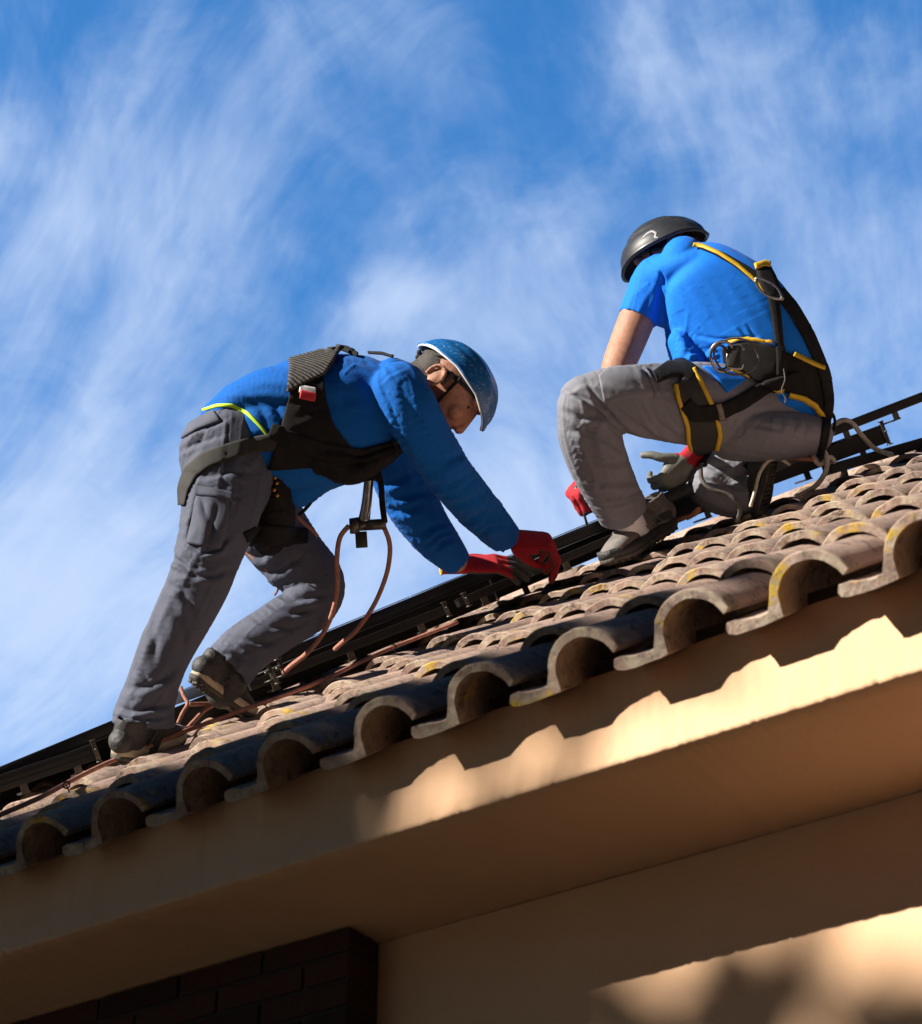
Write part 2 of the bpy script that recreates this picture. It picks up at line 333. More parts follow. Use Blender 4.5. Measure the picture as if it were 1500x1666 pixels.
# ---------------------------------------------------------------- materials
MATS = {}
def mat(name, col, rough=.8, col2=None, nscale=8., nmix=.5, bump=.0, bscale=40., metal=0., spec=.5, coat=0., weave=0., wscale=400., sheen=0., bump2=0., b2scale=8., sss=0., detail=5, stripe=False):
    if name in MATS: return MATS[name]
    m = bpy.data.materials.new(name); m.use_nodes = True; nt = m.node_tree; L = nt.links.new; b = nt.nodes['Principled BSDF']; MATS[name] = m
    b.inputs['Roughness'].default_value = rough; b.inputs['Metallic'].default_value = metal; b.inputs['Specular IOR Level'].default_value = spec
    b.inputs['Coat Weight'].default_value = coat; b.inputs['Coat Roughness'].default_value = .15
    if sheen: b.inputs['Sheen Weight'].default_value = sheen; b.inputs['Sheen Roughness'].default_value = .5
    if sss: b.inputs['Subsurface Weight'].default_value = sss; b.inputs['Subsurface Radius'].default_value = (.02, .006, .003); b.inputs['Subsurface Scale'].default_value = 1.
    tc = nd(nt, 'ShaderNodeTexCoord'); n1 = nd(nt, 'ShaderNodeTexNoise', Scale=nscale, Detail=detail, Roughness=.6); L(tc.outputs['Object'], n1.inputs['Vector'])
    col = tuple(col)+(1,); col2 = tuple(col2)+(1,) if col2 else tuple(c*.7 for c in col[:3])+(1,)
    r = nd(nt, 'ShaderNodeMapRange'); r.inputs[1].default_value = .35; r.inputs[2].default_value = .68; r.inputs[3].default_value = 0; r.inputs[4].default_value = nmix; L(n1.outputs[0], r.inputs[0])
    mx = nd(nt, 'ShaderNodeMix', data_type='RGBA'); mx.inputs[6].default_value = col; mx.inputs[7].default_value = col2; L(r.outputs[0], mx.inputs[0]); L(mx.outputs[2], b.inputs['Base Color'])
    last = None
    def bmp(src, st, dist=.002):
        nonlocal last
        k = nd(nt, 'ShaderNodeBump', Strength=st, Distance=dist); L(src, k.inputs['Height'])
        if last is not None: L(last, k.inputs['Normal'])
        last = k.outputs[0]
    if bump2: n2 = nd(nt, 'ShaderNodeTexNoise', Scale=b2scale, Detail=3, Roughness=.5, Distortion=.6); L(tc.outputs['Object'], n2.inputs['Vector']); bmp(n2.outputs[0], bump2, .02)
    if bump: n3 = nd(nt, 'ShaderNodeTexNoise', Scale=bscale, Detail=4, Roughness=.6); L(tc.outputs['Object'], n3.inputs['Vector']); bmp(n3.outputs[0], bump, .003)
    if weave: w = nd(nt, 'ShaderNodeTexWave', Scale=wscale, Distortion=1.5, Detail=2); w.bands_direction = 'DIAGONAL'; L(tc.outputs['Object'], w.inputs['Vector']); bmp(w.outputs[0], weave, .0006 if not stripe else .003)
    if stripe:
        ms = nd(nt, 'ShaderNodeMix', data_type='RGBA'); sr = nd(nt, 'ShaderNodeMapRange'); sr.inputs[1].default_value = .3; sr.inputs[2].default_value = .6; L(w.outputs[0], sr.inputs[0]); L(sr.outputs[0], ms.inputs[0]); ms.inputs[6].default_value = tuple(c*.25 for c in col[:3])+(1,); L(mx.outputs[2], ms.inputs[7]); L(ms.outputs[2], b.inputs['Base Color'])
    if last is not None: L(last, b.inputs['Normal'])
    return m
M = {}
M['sweater'] = mat('blue_sweatshirt', (.001, .10, .42), .85, (.001, .08, .33), 5, .6, .35, 160, sheen=.03, spec=.2, bump2=.08, b2scale=10)
M['tshirt'] = mat('blue_cotton', (.004, .165, .72), .8, (.003, .14, .64), 4, .5, .25, 220, sheen=.03, spec=.2, bump2=.08, b2scale=9)
M['trouser'] = mat('grey_work_cloth', (.068, .077, .118), .8, (.052, .06, .092), 9, .6, .3, 260, weave=.25, wscale=700, bump2=.10, b2scale=16)
M['trouser2'] = mat('light_grey_work_cloth', (.18, .186, .22), .8, (.145, .15, .18), 9, .6, .3, 260, weave=.25, wscale=700, bump2=.10, b2scale=16)
M['web'] = mat('black_webbing', (.007, .007, .008), .75, (.02, .019, .018), 30, .6, .6, 500, weave=.6, wscale=350, spec=.2)
M['webgrey'] = mat('charcoal_webbing', (.032, .030, .028), .8, (.018, .017, .016), 40, .7, .6, 400, weave=.6, wscale=300)
M['pad'] = mat('ribbed_grey_padding', (.11, .10, .095), .85, (.05, .05, .05), 60, .6, .5, 200, weave=1., wscale=34, spec=.2, stripe=True)
M['yellow'] = mat('yellow_piping', (.62, .40, .01), .6, (.40, .25, .01), 60, .5, .3, 300)
M['neon'] = mat('neon_hem', (.50, .80, .02), .6, nscale=60, nmix=.2)
M['skin'] = mat('skin', (.42, .205, .13), .58, (.30, .125, .075), 45, .7, .5, 260, sss=.05)
M['hair'] = mat('grey_hair', (.07, .06, .055), .8, (.02, .018, .016), 140, .9, .9, 300)
M['red'] = mat('red_knit_glove', (.50, .008, .02), .8, (.33, .006, .018), 60, .6, .6, 500, weave=.5, wscale=500)
M['coat'] = mat('grey_glove_coating', (.17, .17, .145), .6, (.05, .055, .045), 25, .7, .5, 160)
M['rubber'] = mat('dark_glove_coating', (.022, .026, .024), .6, (.05, .055, .05), 25, .6, .5, 160)
M['shoe2'] = mat('grey_mesh_shoe', (.19, .17, .16), .75, (.07, .062, .058), 26, .8, .8, 120, weave=.8, wscale=200)
M['shoe'] = mat('black_shoe', (.024, .024, .027), .65, (.05, .048, .046), 18, .6, .6, 90, bump2=.3, b2scale=40)
M['sole_light'] = mat('cream_midsole', (.50, .43, .32), .7, (.22, .19, .15), 20, .6, .4, 80)
M['sole_dark'] = mat('dark_sole', (.035, .032, .028), .8, (.11, .10, .085), 30, .7, .8, 90)
M['sock'] = mat('white_sock', (.78, .79, .82), .9, (.6, .6, .64), 30, .4, .5, 300)
M['metal'] = mat('worn_steel', (.42, .42, .43), .32, (.2, .19, .18), 40, .6, .2, 100, metal=.9)
M['darkmetal'] = mat('dark_alloy', (.12, .11, .10), .4, (.05, .04, .035), 40, .7, .3, 100, metal=.7)
M['frame'] = mat('black_anodised', (.010, .010, .011), .42, (.02, .02, .02), 12, .5, .15, 60, spec=.4)
M['cable'] = mat('black_cable', (.008, .008, .008), .35)
M['rope'] = mat('rust_rope', (.42, .19, .14), .85, (.22, .09, .065), 70, .7, .8, 260, weave=.9, wscale=160)
M['ropew'] = mat('pale_rope', (.78, .72, .60), .9, (.45, .40, .33), 70, .7, .9, 260, weave=.9, wscale=160)
M['ropeg'] = mat('grey_rope', (.13, .12, .11), .9, (.05, .045, .04), 70, .7, .9, 260, weave=.9, wscale=160)
M['redtag'] = mat('red_tag', (.55, .02, .04), .6, nscale=40, nmix=.3)
M['brass'] = mat('brass', (.55, .28, .06), .35, metal=.9)
def helmet_mat(name, c1, c2, fleck, fl, rough):
    m = mat(name, c1, rough, c2, 10, .5, .06, 60, coat=.25); nt = m.node_tree; L = nt.links.new; b = nt.nodes['Principled BSDF']
    src = b.inputs['Base Color'].links[0].from_socket; tc = nd(nt, 'ShaderNodeTexCoord')
    mp = nd(nt, 'ShaderNodeMapping'); mp.inputs['Scale'].default_value = (1, 1, 2.6); mp.inputs['Rotation'].default_value = (.4, .8, .2); L(tc.outputs['Object'], mp.inputs[0])
    v = nd(nt, 'ShaderNodeTexNoise', Scale=75, Detail=3, Roughness=.7, Distortion=1.5); L(mp.outputs[0], v.inputs['Vector'])
    r = nd(nt, 'ShaderNodeMapRange'); r.inputs[1].default_value = fl; r.inputs[2].default_value = fl+.05; L(v.outputs[0], r.inputs[0])
    mx = nd(nt, 'ShaderNodeMix', data_type='RGBA'); mx.inputs[7].default_value = fleck; L(r.outputs[0], mx.inputs[0]); L(src, mx.inputs[6]); L(mx.outputs[2], b.inputs['Base Color'])
    return m
M['helmet_blue'] = helmet_mat('flecked_blue_helmet', (.006, .115, .36), (.004, .08, .27), (.35, .5, .62, 1), .60, .38)  # pale flecks scattered by noise over the blue shell
M['helmet_black'] = helmet_mat('matt_black_helmet', (.022, .024, .03), (.012, .013, .016), (.09, .09, .1, 1), .61, .42)
M['trim_white'] = mat('white_edging', (.72, .72, .74), .5)
M['trim_dark'] = mat('dark_edging', (.10, .09, .085), .5)

def tile_mat():
    m = bpy.data.materials.new('weathered_clay_tile'); m.use_nodes = True; nt = m.node_tree; L = nt.links.new; b = nt.nodes['Principled BSDF']
    b.inputs['Roughness'].default_value = .88; b.inputs['Specular IOR Level'].default_value = .25
    tc = nd(nt, 'ShaderNodeTexCoord'); at_ = nd(nt, 'ShaderNodeAttribute', attribute_name='tone'); rim = nd(nt, 'ShaderNodeAttribute', attribute_name='rim')
    def noi(s, d, r, dist=0):
        n = nd(nt, 'ShaderNodeTexNoise', Scale=s, Detail=d, Roughness=r, Distortion=dist); L(tc.outputs['Object'], n.inputs['Vector']); return n.outputs[0]
    def mp(v, a, b_, c=0, d=1):
        r = nd(nt, 'ShaderNodeMapRange'); L(v, r.inputs[0]); r.inputs[1].default_value = a; r.inputs[2].default_value = b_; r.inputs[3].default_value = c; r.inputs[4].default_value = d; return r.outputs[0]
    def mix(f, a, b_):
        x = nd(nt, 'ShaderNodeMix', data_type='RGBA')
        for v, i in ((f, 0), (a, 6), (b_, 7)):
            if hasattr(v, 'links'): L(v, x.inputs[i])
            else: x.inputs[i].default_value = v
        return x.outputs[2]
    def mul(a, b_):
        x = nd(nt, 'ShaderNodeMath', operation='MULTIPLY', use_clamp=True)
        for v, i in ((a, 0), (b_, 1)):
            if hasattr(v, 'links'): L(v, x.inputs[i])
            else: x.inputs[i].default_value = v
        return x.outputs[0]
    c = mix(at_.outputs['Fac'], (.31, .21, .172, 1), (.47, .33, .265, 1))
    c = mix(mp(noi(7, 6, .65), .42, .68, 0, .6), c, (.20, .15, .135, 1))       # dirt
    c = mix(mp(noi(90, 5, .7), .5, .75, 0, .5), c, (.33, .28, .24, 1))          # pale speckle
    c = mix(mp(noi(38, 4, .7, 1.), .54, .66, 0, .85), c, (.045, .04, .04, 1)); c = mix(mp(noi(3.1, 5, .7, .5), .50, .66, 0, .5), c, (.09, .07, .065, 1))    # black algae spots
    lich = mul(mp(noi(9.5, 3, .55), .60, .66), mp(noi(60, 4, .7), .40, .54)); lich = mul(lich, rim.outputs['Fac'])
    gr = mul(mp(noi(26, 4, .7), .45, .62), rim.outputs['Fac'])
    c = mix(mul(gr, .8), c, (.52, .44, .33, 1)); c = mix(mul(lich, .95), c, (.60, .39, .04, 1))
    L(c, b.inputs['Base Color'])
    k = nd(nt, 'ShaderNodeBump', Strength=1., Distance=.006); L(noi(60, 6, .75), k.inputs['Height'])
    k2 = nd(nt, 'ShaderNodeBump', Strength=.5, Distance=.0015); L(noi(330, 3, .6), k2.inputs['Height']); L(k.outputs[0], k2.inputs['Normal']); L(k2.outputs[0], b.inputs['Normal'])
    return m
M['tile'] = tile_mat()
def plaster_mat():
    m = mat('cream_plaster', (.70, .45, .28), .9, (.63, .395, .235), 3.0, .6, .35, 120, bump2=.12, b2scale=5, spec=.2); nt = m.node_tree; L = nt.links.new; b = nt.nodes['Principled BSDF']
    src = b.inputs['Base Color'].links[0].from_socket; tc = nd(nt, 'ShaderNodeTexCoord')
    v = nd(nt, 'ShaderNodeTexNoise', Scale=95, Detail=4, Roughness=.7); L(tc.outputs['Object'], v.inputs['Vector'])
    r = nd(nt, 'ShaderNodeMapRange'); r.inputs[1].default_value = .69; r.inputs[2].default_value = .74; r.inputs[4].default_value = .55; L(v.outputs[0], r.inputs[0])
    mx = nd(nt, 'ShaderNodeMix', data_type='RGBA'); mx.inputs[7].default_value = (.25, .15, .09, 1); L(r.outputs[0], mx.inputs[0]); L(src, mx.inputs[6])
    v2 = nd(nt, 'ShaderNodeTexNoise', Scale=1.6, Detail=6, Roughness=.7); L(tc.outputs['Object'], v2.inputs['Vector'])
    r2 = nd(nt, 'ShaderNodeMapRange'); r2.inputs[1].default_value = .5; r2.inputs[2].default_value = .75; r2.inputs[4].default_value = .35; L(v2.outputs[0], r2.inputs[0])
    m2 = nd(nt, 'ShaderNodeMix', data_type='RGBA'); m2.inputs[7].default_value = (.50, .37, .26, 1); L(r2.outputs[0], m2.inputs[0]); L(mx.outputs[2], m2.inputs[6]); L(m2.outputs[2], b.inputs['Base Color'])
    return m
M['plaster'] = plaster_mat()
def brick_mat():
    m = bpy.data.materials.new('dark_brick'); m.use_nodes = True; nt = m.node_tree; L = nt.links.new; b = nt.nodes['Principled BSDF']; b.inputs['Roughness'].default_value = .9
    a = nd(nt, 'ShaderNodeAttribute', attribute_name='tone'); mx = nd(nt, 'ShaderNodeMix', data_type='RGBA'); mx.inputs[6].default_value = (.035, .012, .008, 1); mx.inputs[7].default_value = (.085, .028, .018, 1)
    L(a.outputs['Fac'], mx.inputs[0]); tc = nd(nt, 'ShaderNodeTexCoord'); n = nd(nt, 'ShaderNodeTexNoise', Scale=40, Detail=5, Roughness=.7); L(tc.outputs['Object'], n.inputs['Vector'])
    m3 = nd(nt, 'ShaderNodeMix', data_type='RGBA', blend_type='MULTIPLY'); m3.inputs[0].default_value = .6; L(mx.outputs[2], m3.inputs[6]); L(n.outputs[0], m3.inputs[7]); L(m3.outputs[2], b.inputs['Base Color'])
    k = nd(nt, 'ShaderNodeBump', Strength=.6, Distance=.003); L(n.outputs[0], k.inputs['Height']); L(k.outputs[0], b.inputs['Normal']); return m
M['brick'] = brick_mat()
M['mortar'] = mat('grey_mortar', (.05, .042, .035), .95, nscale=30, nmix=.5, bump=.6, bscale=80)
M['wood'] = mat('dark_deck_board', (.06, .045, .035), .9, nscale=20, nmix=.6, bump=.4)
M['ground'] = mat('dark_ground', (.030, .020, .011), .95, (.02, .016, .009), 1.2, .7, .5, 30)  # unseen ground kept nearly black to cut light bounced onto the soffit
M['leaf'] = mat('leaf', (.05, .10, .025), .6, (.03, .07, .02), 3, .8)
M['bark'] = mat('bark', (.12, .085, .06), .95, (.06, .045, .035), 12, .8, .9, 30)
def glass_mat():
    m = bpy.data.materials.new('panel_glass'); m.use_nodes = True; nt = m.node_tree; L = nt.links.new; b = nt.nodes['Principled BSDF']
    b.inputs['Roughness'].default_value = .06; b.inputs['Specular IOR Level'].default_value = .6
    tc = nd(nt, 'ShaderNodeTexCoord'); br = nd(nt, 'ShaderNodeTexBrick', Scale=1., offset=0.)
    br.inputs['Color1'].default_value = br.inputs['Color2'].default_value = (.006, .008, .02, 1); br.inputs['Mortar'].default_value = (.05, .055, .07, 1)
    br.inputs['Brick Width'].default_value = .158; br.inputs['Row Height'].default_value = .158; br.inputs['Mortar Size'].default_value = .002
    L(tc.outputs['UV'], br.inputs['Vector']); L(br.outputs[0], b.inputs['Base Color']); return m
M['glass'] = glass_mat()
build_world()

# ---------------------------------------------------------------- house
MOD, EXPO, D0 = .235, 1.44*.235, 16.88*.235
P0 = at(947-14, 1024, D0)                                       # crest of one eave tile: origin of the roof
def R(a, s, h): return P0 + a*RD + s*UD + h*ND
def Hh(a, w, z): return P0 + a*RD + w*UH + np.array([0, 0, z])   # along the eave, inwards, up
house = empty('house', Hh(0, .6, -P0[2]), 'cream rendered house with a curved clay tile roof above the plastered eave', 'house')
def tile_profile():
    pts = []; Ro, Ri = .083, .068
    outer = [(Ro*math.sin(t), Ro*math.cos(t)-Ro) for t in np.linspace(-1.50, 1.24, 17)]
    inner = [(Ri*math.sin(t), Ri*math.cos(t)-Ro) for t in np.linspace(1.30, -1.50, 15)]
    # pan to the left of the arch, its nose under the neighbour's edge
    up = [(-.181, -.092), (-.176, -.0805), (-.163, -.079), (-.138, -.0845), (-.112, -.087), (-.093, -.086)]
    lo = [(-.068, -.101), (-.085, -.103), (-.110, -.105), (-.140, -.106), (-.165, -.105), (-.178, -.100)]
    return up + outer[1:] + inner[:-1] + lo
def build_tiles(name, cols, rows, flip=False, parent=None, org=None, ud=None, nd_=None):
    prof = tile_profile(); n = len(prof); SS = [0., .004, .018, .024, .15, .40]; GR = [-.0012, .001, .001, -.0006, -.0006, -.0006]
    V = []; FS = []; tone = []; rim = []; ud = UD if ud is None else ud; nn_ = ND if nd_ is None else nd_; og = P0 if org is None else org
    for r_ in rows:
        for c_ in cols:
            rs = random.Random(c_*97+r_*13); tn = rs.random(); ja = rs.gauss(0, .0028); js = rs.gauss(0, .007); jh = rs.gauss(0, .0018); tw = rs.gauss(0, .010); tl = rs.gauss(0, .004); b0 = len(V)
            for i, s in enumerate(SS):
                for (a, h) in prof:
                    sc = 1-.05*s/.4; av = -.045+(a+.045)*sc; g = GR[i]; k = math.hypot(a, h+.083)+1e-9
                    ga, gh = (g*a/k, g*(h+.083)/k) if h > -.08 else (0, g)
                    ss = s + (js if s < .3 else 0)
                    wob = .0016*noise.noise(Vector((a*40+c_*3.1, s*9, r_*2.7))) + (.0018*noise.noise(Vector((a*130+c_*7.7, h*130, r_*3.1))) if s < .02 else 0); ss += (.004*noise.noise(Vector((a*90+c_*5.3, h*90, r_*1.7))) if s < .01 else 0)
                    V.append(og + (c_*MOD+av+ga+ja+tw*s)*RD + (r_*EXPO+ss)*ud + (h+gh+jh+wob-s*(.026/EXPO)+tl*s)*nn_)
                    tone.append(tn); rim.append((1. if s < .02 else .75 if s < .03 else 0.))
            for i in range(len(SS)-1):
                for k in range(n): FS.append((b0+i*n+k, b0+i*n+(k+1) % n, b0+(i+1)*n+(k+1) % n, b0+(i+1)*n+k))
            # end face between outer and inner outline
            no = 22; top = list(range(no)); bot = list(range(n-1, no-1, -1))
            i = j = 0
            while i < len(top)-1 or j < len(bot)-1:
                if j >= len(bot)-1 or (i < len(top)-1 and i/(len(top)-1) <= j/(len(bot)-1)): FS.append((b0+top[i+1], b0+top[i], b0+bot[j])); i += 1
                else: FS.append((b0+top[i], b0+bot[j], b0+bot[j+1])); j += 1
    o = mesh(name, V, FS, M['tile'], parent)
    for nm, d in (('tone', tone), ('rim', rim)):
        a = o.data.attributes.new(nm, 'FLOAT', 'POINT'); a.data.foreach_set('value', d)
    bm = bmesh.new(); bm.from_mesh(o.data); bmesh.ops.recalc_face_normals(bm, faces=bm.faces); bm.to_mesh(o.data); bm.free()
    es = o.modifiers.new('e', 'EDGE_SPLIT'); es.split_angle = math.radians(50)
    return o
NROW = 12; SR = NROW*EXPO + .03
build_tiles('roof_tiles', range(-24, 8), range(NROW), parent=house)
# ridge and the far slope
RIDGE = R(0, SR+.06, -.06); nb = -UH*math.sin(PR)*-1
UD2 = UH*math.cos(PR) - np.array([0, 0, math.sin(PR)]); N2 = UH*math.sin(PR)+np.array([0, 0, math.cos(PR)])
a0, a1 = -24.6*MOD, 7.4*MOD
mb = MB()
for i in range(20):
    c = RIDGE + (a0+.2+i*.39)*RD + np.array([0, 0, -.045]); st = [(c-.22*RD, .085, .085), (c+.22*RD, .098, .098)]
    mb.limb(st, 'f', 'f', n=20, sub=2, ref=UH)
rc = mb.make('ridge_tiles', M['tile'], house)
for nm, v in (('tone', .5), ('rim', .3)):
    a = rc.data.attributes.new(nm, 'FLOAT', 'POINT'); a.data.foreach_set('value', [v]*len(rc.data.vertices))
bk = build_tiles('far_slope_tiles', range(-24, 8), range(-3, 0), parent=house, org=RIDGE+N2*-.0 + UD2*.02, ud=-UD2, nd_=N2)
def slab(p, q, pts_w):  # prism along the eave between a=p and a=q with section points (w,z)
    vs = [Hh(p, w, z) for w, z in pts_w]+[Hh(q, w, z) for w, z in pts_w]; n = len(pts_w)
    return vs, [tuple(range(n)), tuple(range(n, 2*n))[::-1]] + [(k, n+k, n+(k+1) % n, (k+1) % n) for k in range(n)]
ZB, WF, WW = -.222, .150, .575
mb = MB(); s0 = .17; k0 = (-.118)
def RW(s, h): return (s*math.cos(PR)-h*math.sin(PR), s*math.sin(PR)+h*math.cos(PR))
mb.add(*slab(a0, a1, [RW(.215, -.120), RW(SR, -.142), RW(SR, -.165), RW(.215, -.140)])); mb.make('roof_deck', M['wood'], house, False)
mb = MB()                                                         # eave cornice: front face, soffit; the lower edge a little ragged
n = 1300; vs = []
sec = [(WF+.05, -.010), (WF+.004, -.014), (WF, -.022), (WF, -.05), (WF, -.12), (WF, -.17), (WF, ZB+.020), (WF, ZB+.011), (WF, ZB+.004), (WF+.004, ZB), (WF+.05, ZB+.0015), (WF+.2, ZB), (WW+.03, ZB+.001), (WW+.03, .05)]
for i in range(n+1):
    a = a0+(a1-a0)*i/n
    for w, z in sec:
        e = .0022*noise.noise(Vector((a*45, w*30, z*30)))+.003*noise.noise(Vector((a*2.1, z*3, 4)))
        if abs(z-ZB) < .01 and w < WF+.01:
            q = noise.noise(Vector((a*120, 0, 3))); e += .009*max(0, q-.2)
            vs.append(Hh(a, w+e, z+e*.8+.004*max(0, noise.noise(Vector((a*110, 5, 3)))-.3)))
        else: vs.append(Hh(a, w+(e if w < WF+.01 else 0), z+(e if w > WF+.01 and z < -.1 else 0)))
m_ = len(sec); fs = [(i*m_+k, (i+1)*m_+k, (i+1)*m_+k+1, i*m_+k+1) for i in range(n) for k in range(m_-1)]
mb.add(vs, fs); co = mb.make('eave_cornice', M['plaster'], house)
co.modifiers.new('e', 'EDGE_SPLIT').split_angle = math.radians(55)
mb = MB(); mb.add(*slab(a0+.3, a1-.3, [(WW, ZB-.0015), (WW, -P0[2]+.0), (WW+.25, -P0[2]), (WW+.25, ZB-.0015)])); mb.make('wall', M['plaster'], house, False)
WB = WW-.115
ca = (rayplane(583, 1512, Hh(0, 0, ZB), np.array([0, 0, 1.])) - P0)@RD; print('brick corner a', ca)
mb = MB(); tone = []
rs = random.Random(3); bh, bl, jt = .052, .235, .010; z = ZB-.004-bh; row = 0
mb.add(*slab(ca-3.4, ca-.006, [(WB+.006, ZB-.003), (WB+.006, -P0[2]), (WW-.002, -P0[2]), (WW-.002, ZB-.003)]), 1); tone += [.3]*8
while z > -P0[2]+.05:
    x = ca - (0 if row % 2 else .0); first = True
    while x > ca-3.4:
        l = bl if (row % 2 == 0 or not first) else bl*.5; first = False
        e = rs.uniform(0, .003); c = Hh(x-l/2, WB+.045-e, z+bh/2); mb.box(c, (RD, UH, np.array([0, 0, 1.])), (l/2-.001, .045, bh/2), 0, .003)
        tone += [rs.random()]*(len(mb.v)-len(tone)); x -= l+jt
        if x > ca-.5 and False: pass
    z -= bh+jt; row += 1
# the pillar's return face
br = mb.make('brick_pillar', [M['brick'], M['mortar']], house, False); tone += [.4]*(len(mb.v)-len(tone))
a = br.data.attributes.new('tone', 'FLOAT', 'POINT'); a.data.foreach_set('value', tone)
gnd = MB(); gnd.add([(-400, -400, 0), (400, -400, 0), (400, 400, 0), (-400, 400, 0)], [(0, 1, 2, 3)]); mb = MB(); mb.add(*slab(a0+.3, a1-.3, [(WF+.03, -.06), (WF+.03, .03), (WF+.035, .03), (WF+.035, -.06)])); mb.make('eave_closer', M['wood'], house, False)
tag(gnd.make('ground', M['ground'], None, False), kind='structure')

# ---------------------------------------------------------------- solar panels and rails
def pline(x): t = x/1200.; D = 1/((1-t)/6.25 + t/7.1); return at(x, 1247-.4117*x, D)
PA, PB = pline(-120), pline(1230); PDIR = nrm(PB-PA)
def tilt_up(ang):                       # direction from the front edge up the slope, lying close to the roof
    u = nrm(UD-(UD@PDIR)*PDIR); n = np.cross(PDIR, u); n = n if n[2] > 0 else -n; return nrm(u*math.cos(ang)+n*math.sin(ang)), nrm(n*math.cos(ang)-u*math.sin(ang))
def panel(x0, x1, ang, label, depth=1.02, drop=0.):
    u, n = tilt_up(math.radians(ang)); A, B = pline(x0)-drop*n, pline(x1)-drop*n; L = np.linalg.norm(B-A); d = nrm(B-A); C = (A+B)/2
    e = empty('solar_panel', C, label, 'solar panel', 'black solar panels being fixed on the roof')
    ax = (d, u, n); mb = MB(); fh, fw = .019, .012
    mb.box(C+u*fw-n*fh, ax, (L/2, fw, fh), 0, .0015); mb.box(C+u*(depth-fw)-n*fh, ax, (L/2, fw, fh), 0, .0015)
    for s in (-1, 1): mb.box(C+s*(L/2-fw)*d+u*depth/2-n*fh, ax, (fw, depth/2-.0245, fh-.001), 0, .0015)
    mb.box(C+u*.008-n*(2*fh-.001)-n*.0035, ax, (L/2-.01, .018, .002), 0)
    mb.make('frame', M['frame'], e)
    a, b = C-(L/2-.022)*d+u*.022-n*.002, C+(L/2-.022)*d+u*.022-n*.002; w = depth-.044
    g = mesh('glass', [a, b, b+u*w, a+u*w, a-n*.006, b-n*.006, b+u*w-n*.006, a+u*w-n*.006], [(0, 1, 2, 3), (7, 6, 5, 4), (0, 4, 5, 1), (1, 5, 6, 2), (2, 6, 7, 3), (3, 7, 4, 0)], M['glass'], e, False)
    uv = g.data.uv_layers.new(name='uv'); uvs = [(0, 0), (L, 0), (L, w), (0, w)]
    for l in g.data.loops: uv.data[l.index].uv = uvs[l.vertex_index % 4]
    m2 = MB(); m2.box(C+u*depth*.75-n*.016, ax, (.06, .045, .009), 0, .003); m2.make('junction_box', M['frame'], e)
    return e
panel(-120, 262, -1.1, 'black solar panel at the far left, running behind the bending worker legs')
panel(330, 798, .8, 'black solar panel that the bending worker leans his red gloves on')
panel(804, 1236, .8, 'black solar panel behind the shoe and kneeling leg of the squatting worker')
RG = 'black mounting rails under the solar panels'
def rail(p, q, h, w, label, clampx=(), name='mounting_rail'):
    d = nrm(q-p); n = nrm(ND-(ND@d)*d); u = np.cross(n, d); C = (p+q)/2; L = np.linalg.norm(q-p)
    e = empty(name, C, label, 'mounting rail', RG); mb = MB(); ax = (d, u, n)
    mb.box(C-n*.004, ax, (L/2, w, h-.004), 0, .001); mb.box(C+n*(h-.004)+u*(w-.006), ax, (L/2, .006, .004), 0); mb.box(C+n*(h-.004)-u*(w-.006), ax, (L/2, .006, .004), 0)
    mb.box(C-u*(w+.002)-n*h*.4, ax, (L/2-.002, .002, .0025), 0); mb.box(C-u*(w+.002)+n*h*.3, ax, (L/2-.002, .002, .0025), 0); mb.make('profile', M['frame'], e, False)
    for t in clampx:
        c = p+d*L*t; m = MB(); m.box(c-u*(w+.006)+n*.002, ax, (.007, .002, h+.009), 0, .001); m.box(c-u*(w+.002)+n*(h+.011), ax, (.008, .010, .002), 0, .0008)
        m.tube([c-u*(w+.004)+n*.006, c-u*(w+.018)+n*.006], .004, 6)
        m.box(c-u*(w+.010)-n*(h+.008), ax, (.009, .010, .002), 0); m.make('clamp', M['darkmetal'], e)
    for t in (.12, .5, .86):             # hooks down to the tiles
        c = p+d*L*t; m = MB(); m.box(c-n*(h+.012)+u*.02, ax, (.011, .003, .014), 0); m.box(c-n*(h+.026)+u*.07, ax, (.013, .055, .003), 0); m.make('roof_hook', M['darkmetal'], e, False)
    return e
rail(at(-90, 1321-16, 6.05), at(157, 1222, 6.22), .024, .022, 'thick glossy black rail left of the standing leg, silver clamp on its end', (.985,))
rail(at(405, 1117, 6.45), at(728, 991, 6.65), .014, .018, 'black rail below the middle solar panel with a silver clamp at its right end', (.985, .12))
rail(at(744, 982, 6.68), at(1090, 836, 6.95), .013, .018, 'black rail running under the bending worker\'s gloves towards the shoe', (.03,))
rail(at(1352, 703, 7.25), at(1560, 622.5, 7.45), .0165, .02, 'dark rail jutting up to the right into the sky beyond the squatting worker')
rail(at(1180, 800, 7.3), at(1437, 706, 7.45), .034, .025, 'short black rail behind the squatting worker ending in a silver clamp', (.99,))
rail(at(1345, 765, 7.3), at(1590, 695, 7.5), .018, .03, 'dark bar standing in for shaded tiles at the right edge, under the pale rope')  # rail-shaped dark bar put in for shadowed tiles
rail(at(-90, 1247+37+44, 6.9), at(800, 1247-.4117*800+42, 7.2), .042, .02, 'black strip standing in for the shade under the left and middle solar panels')  # rail-shaped black fillers stand in for the shade under the panels
rail(at(800, 1247-.4117*800+40, 7.3), at(1200, 1247-.4117*1200+38, 7.7), .040, .02, 'black strip standing in for the shade under the right solar panel')
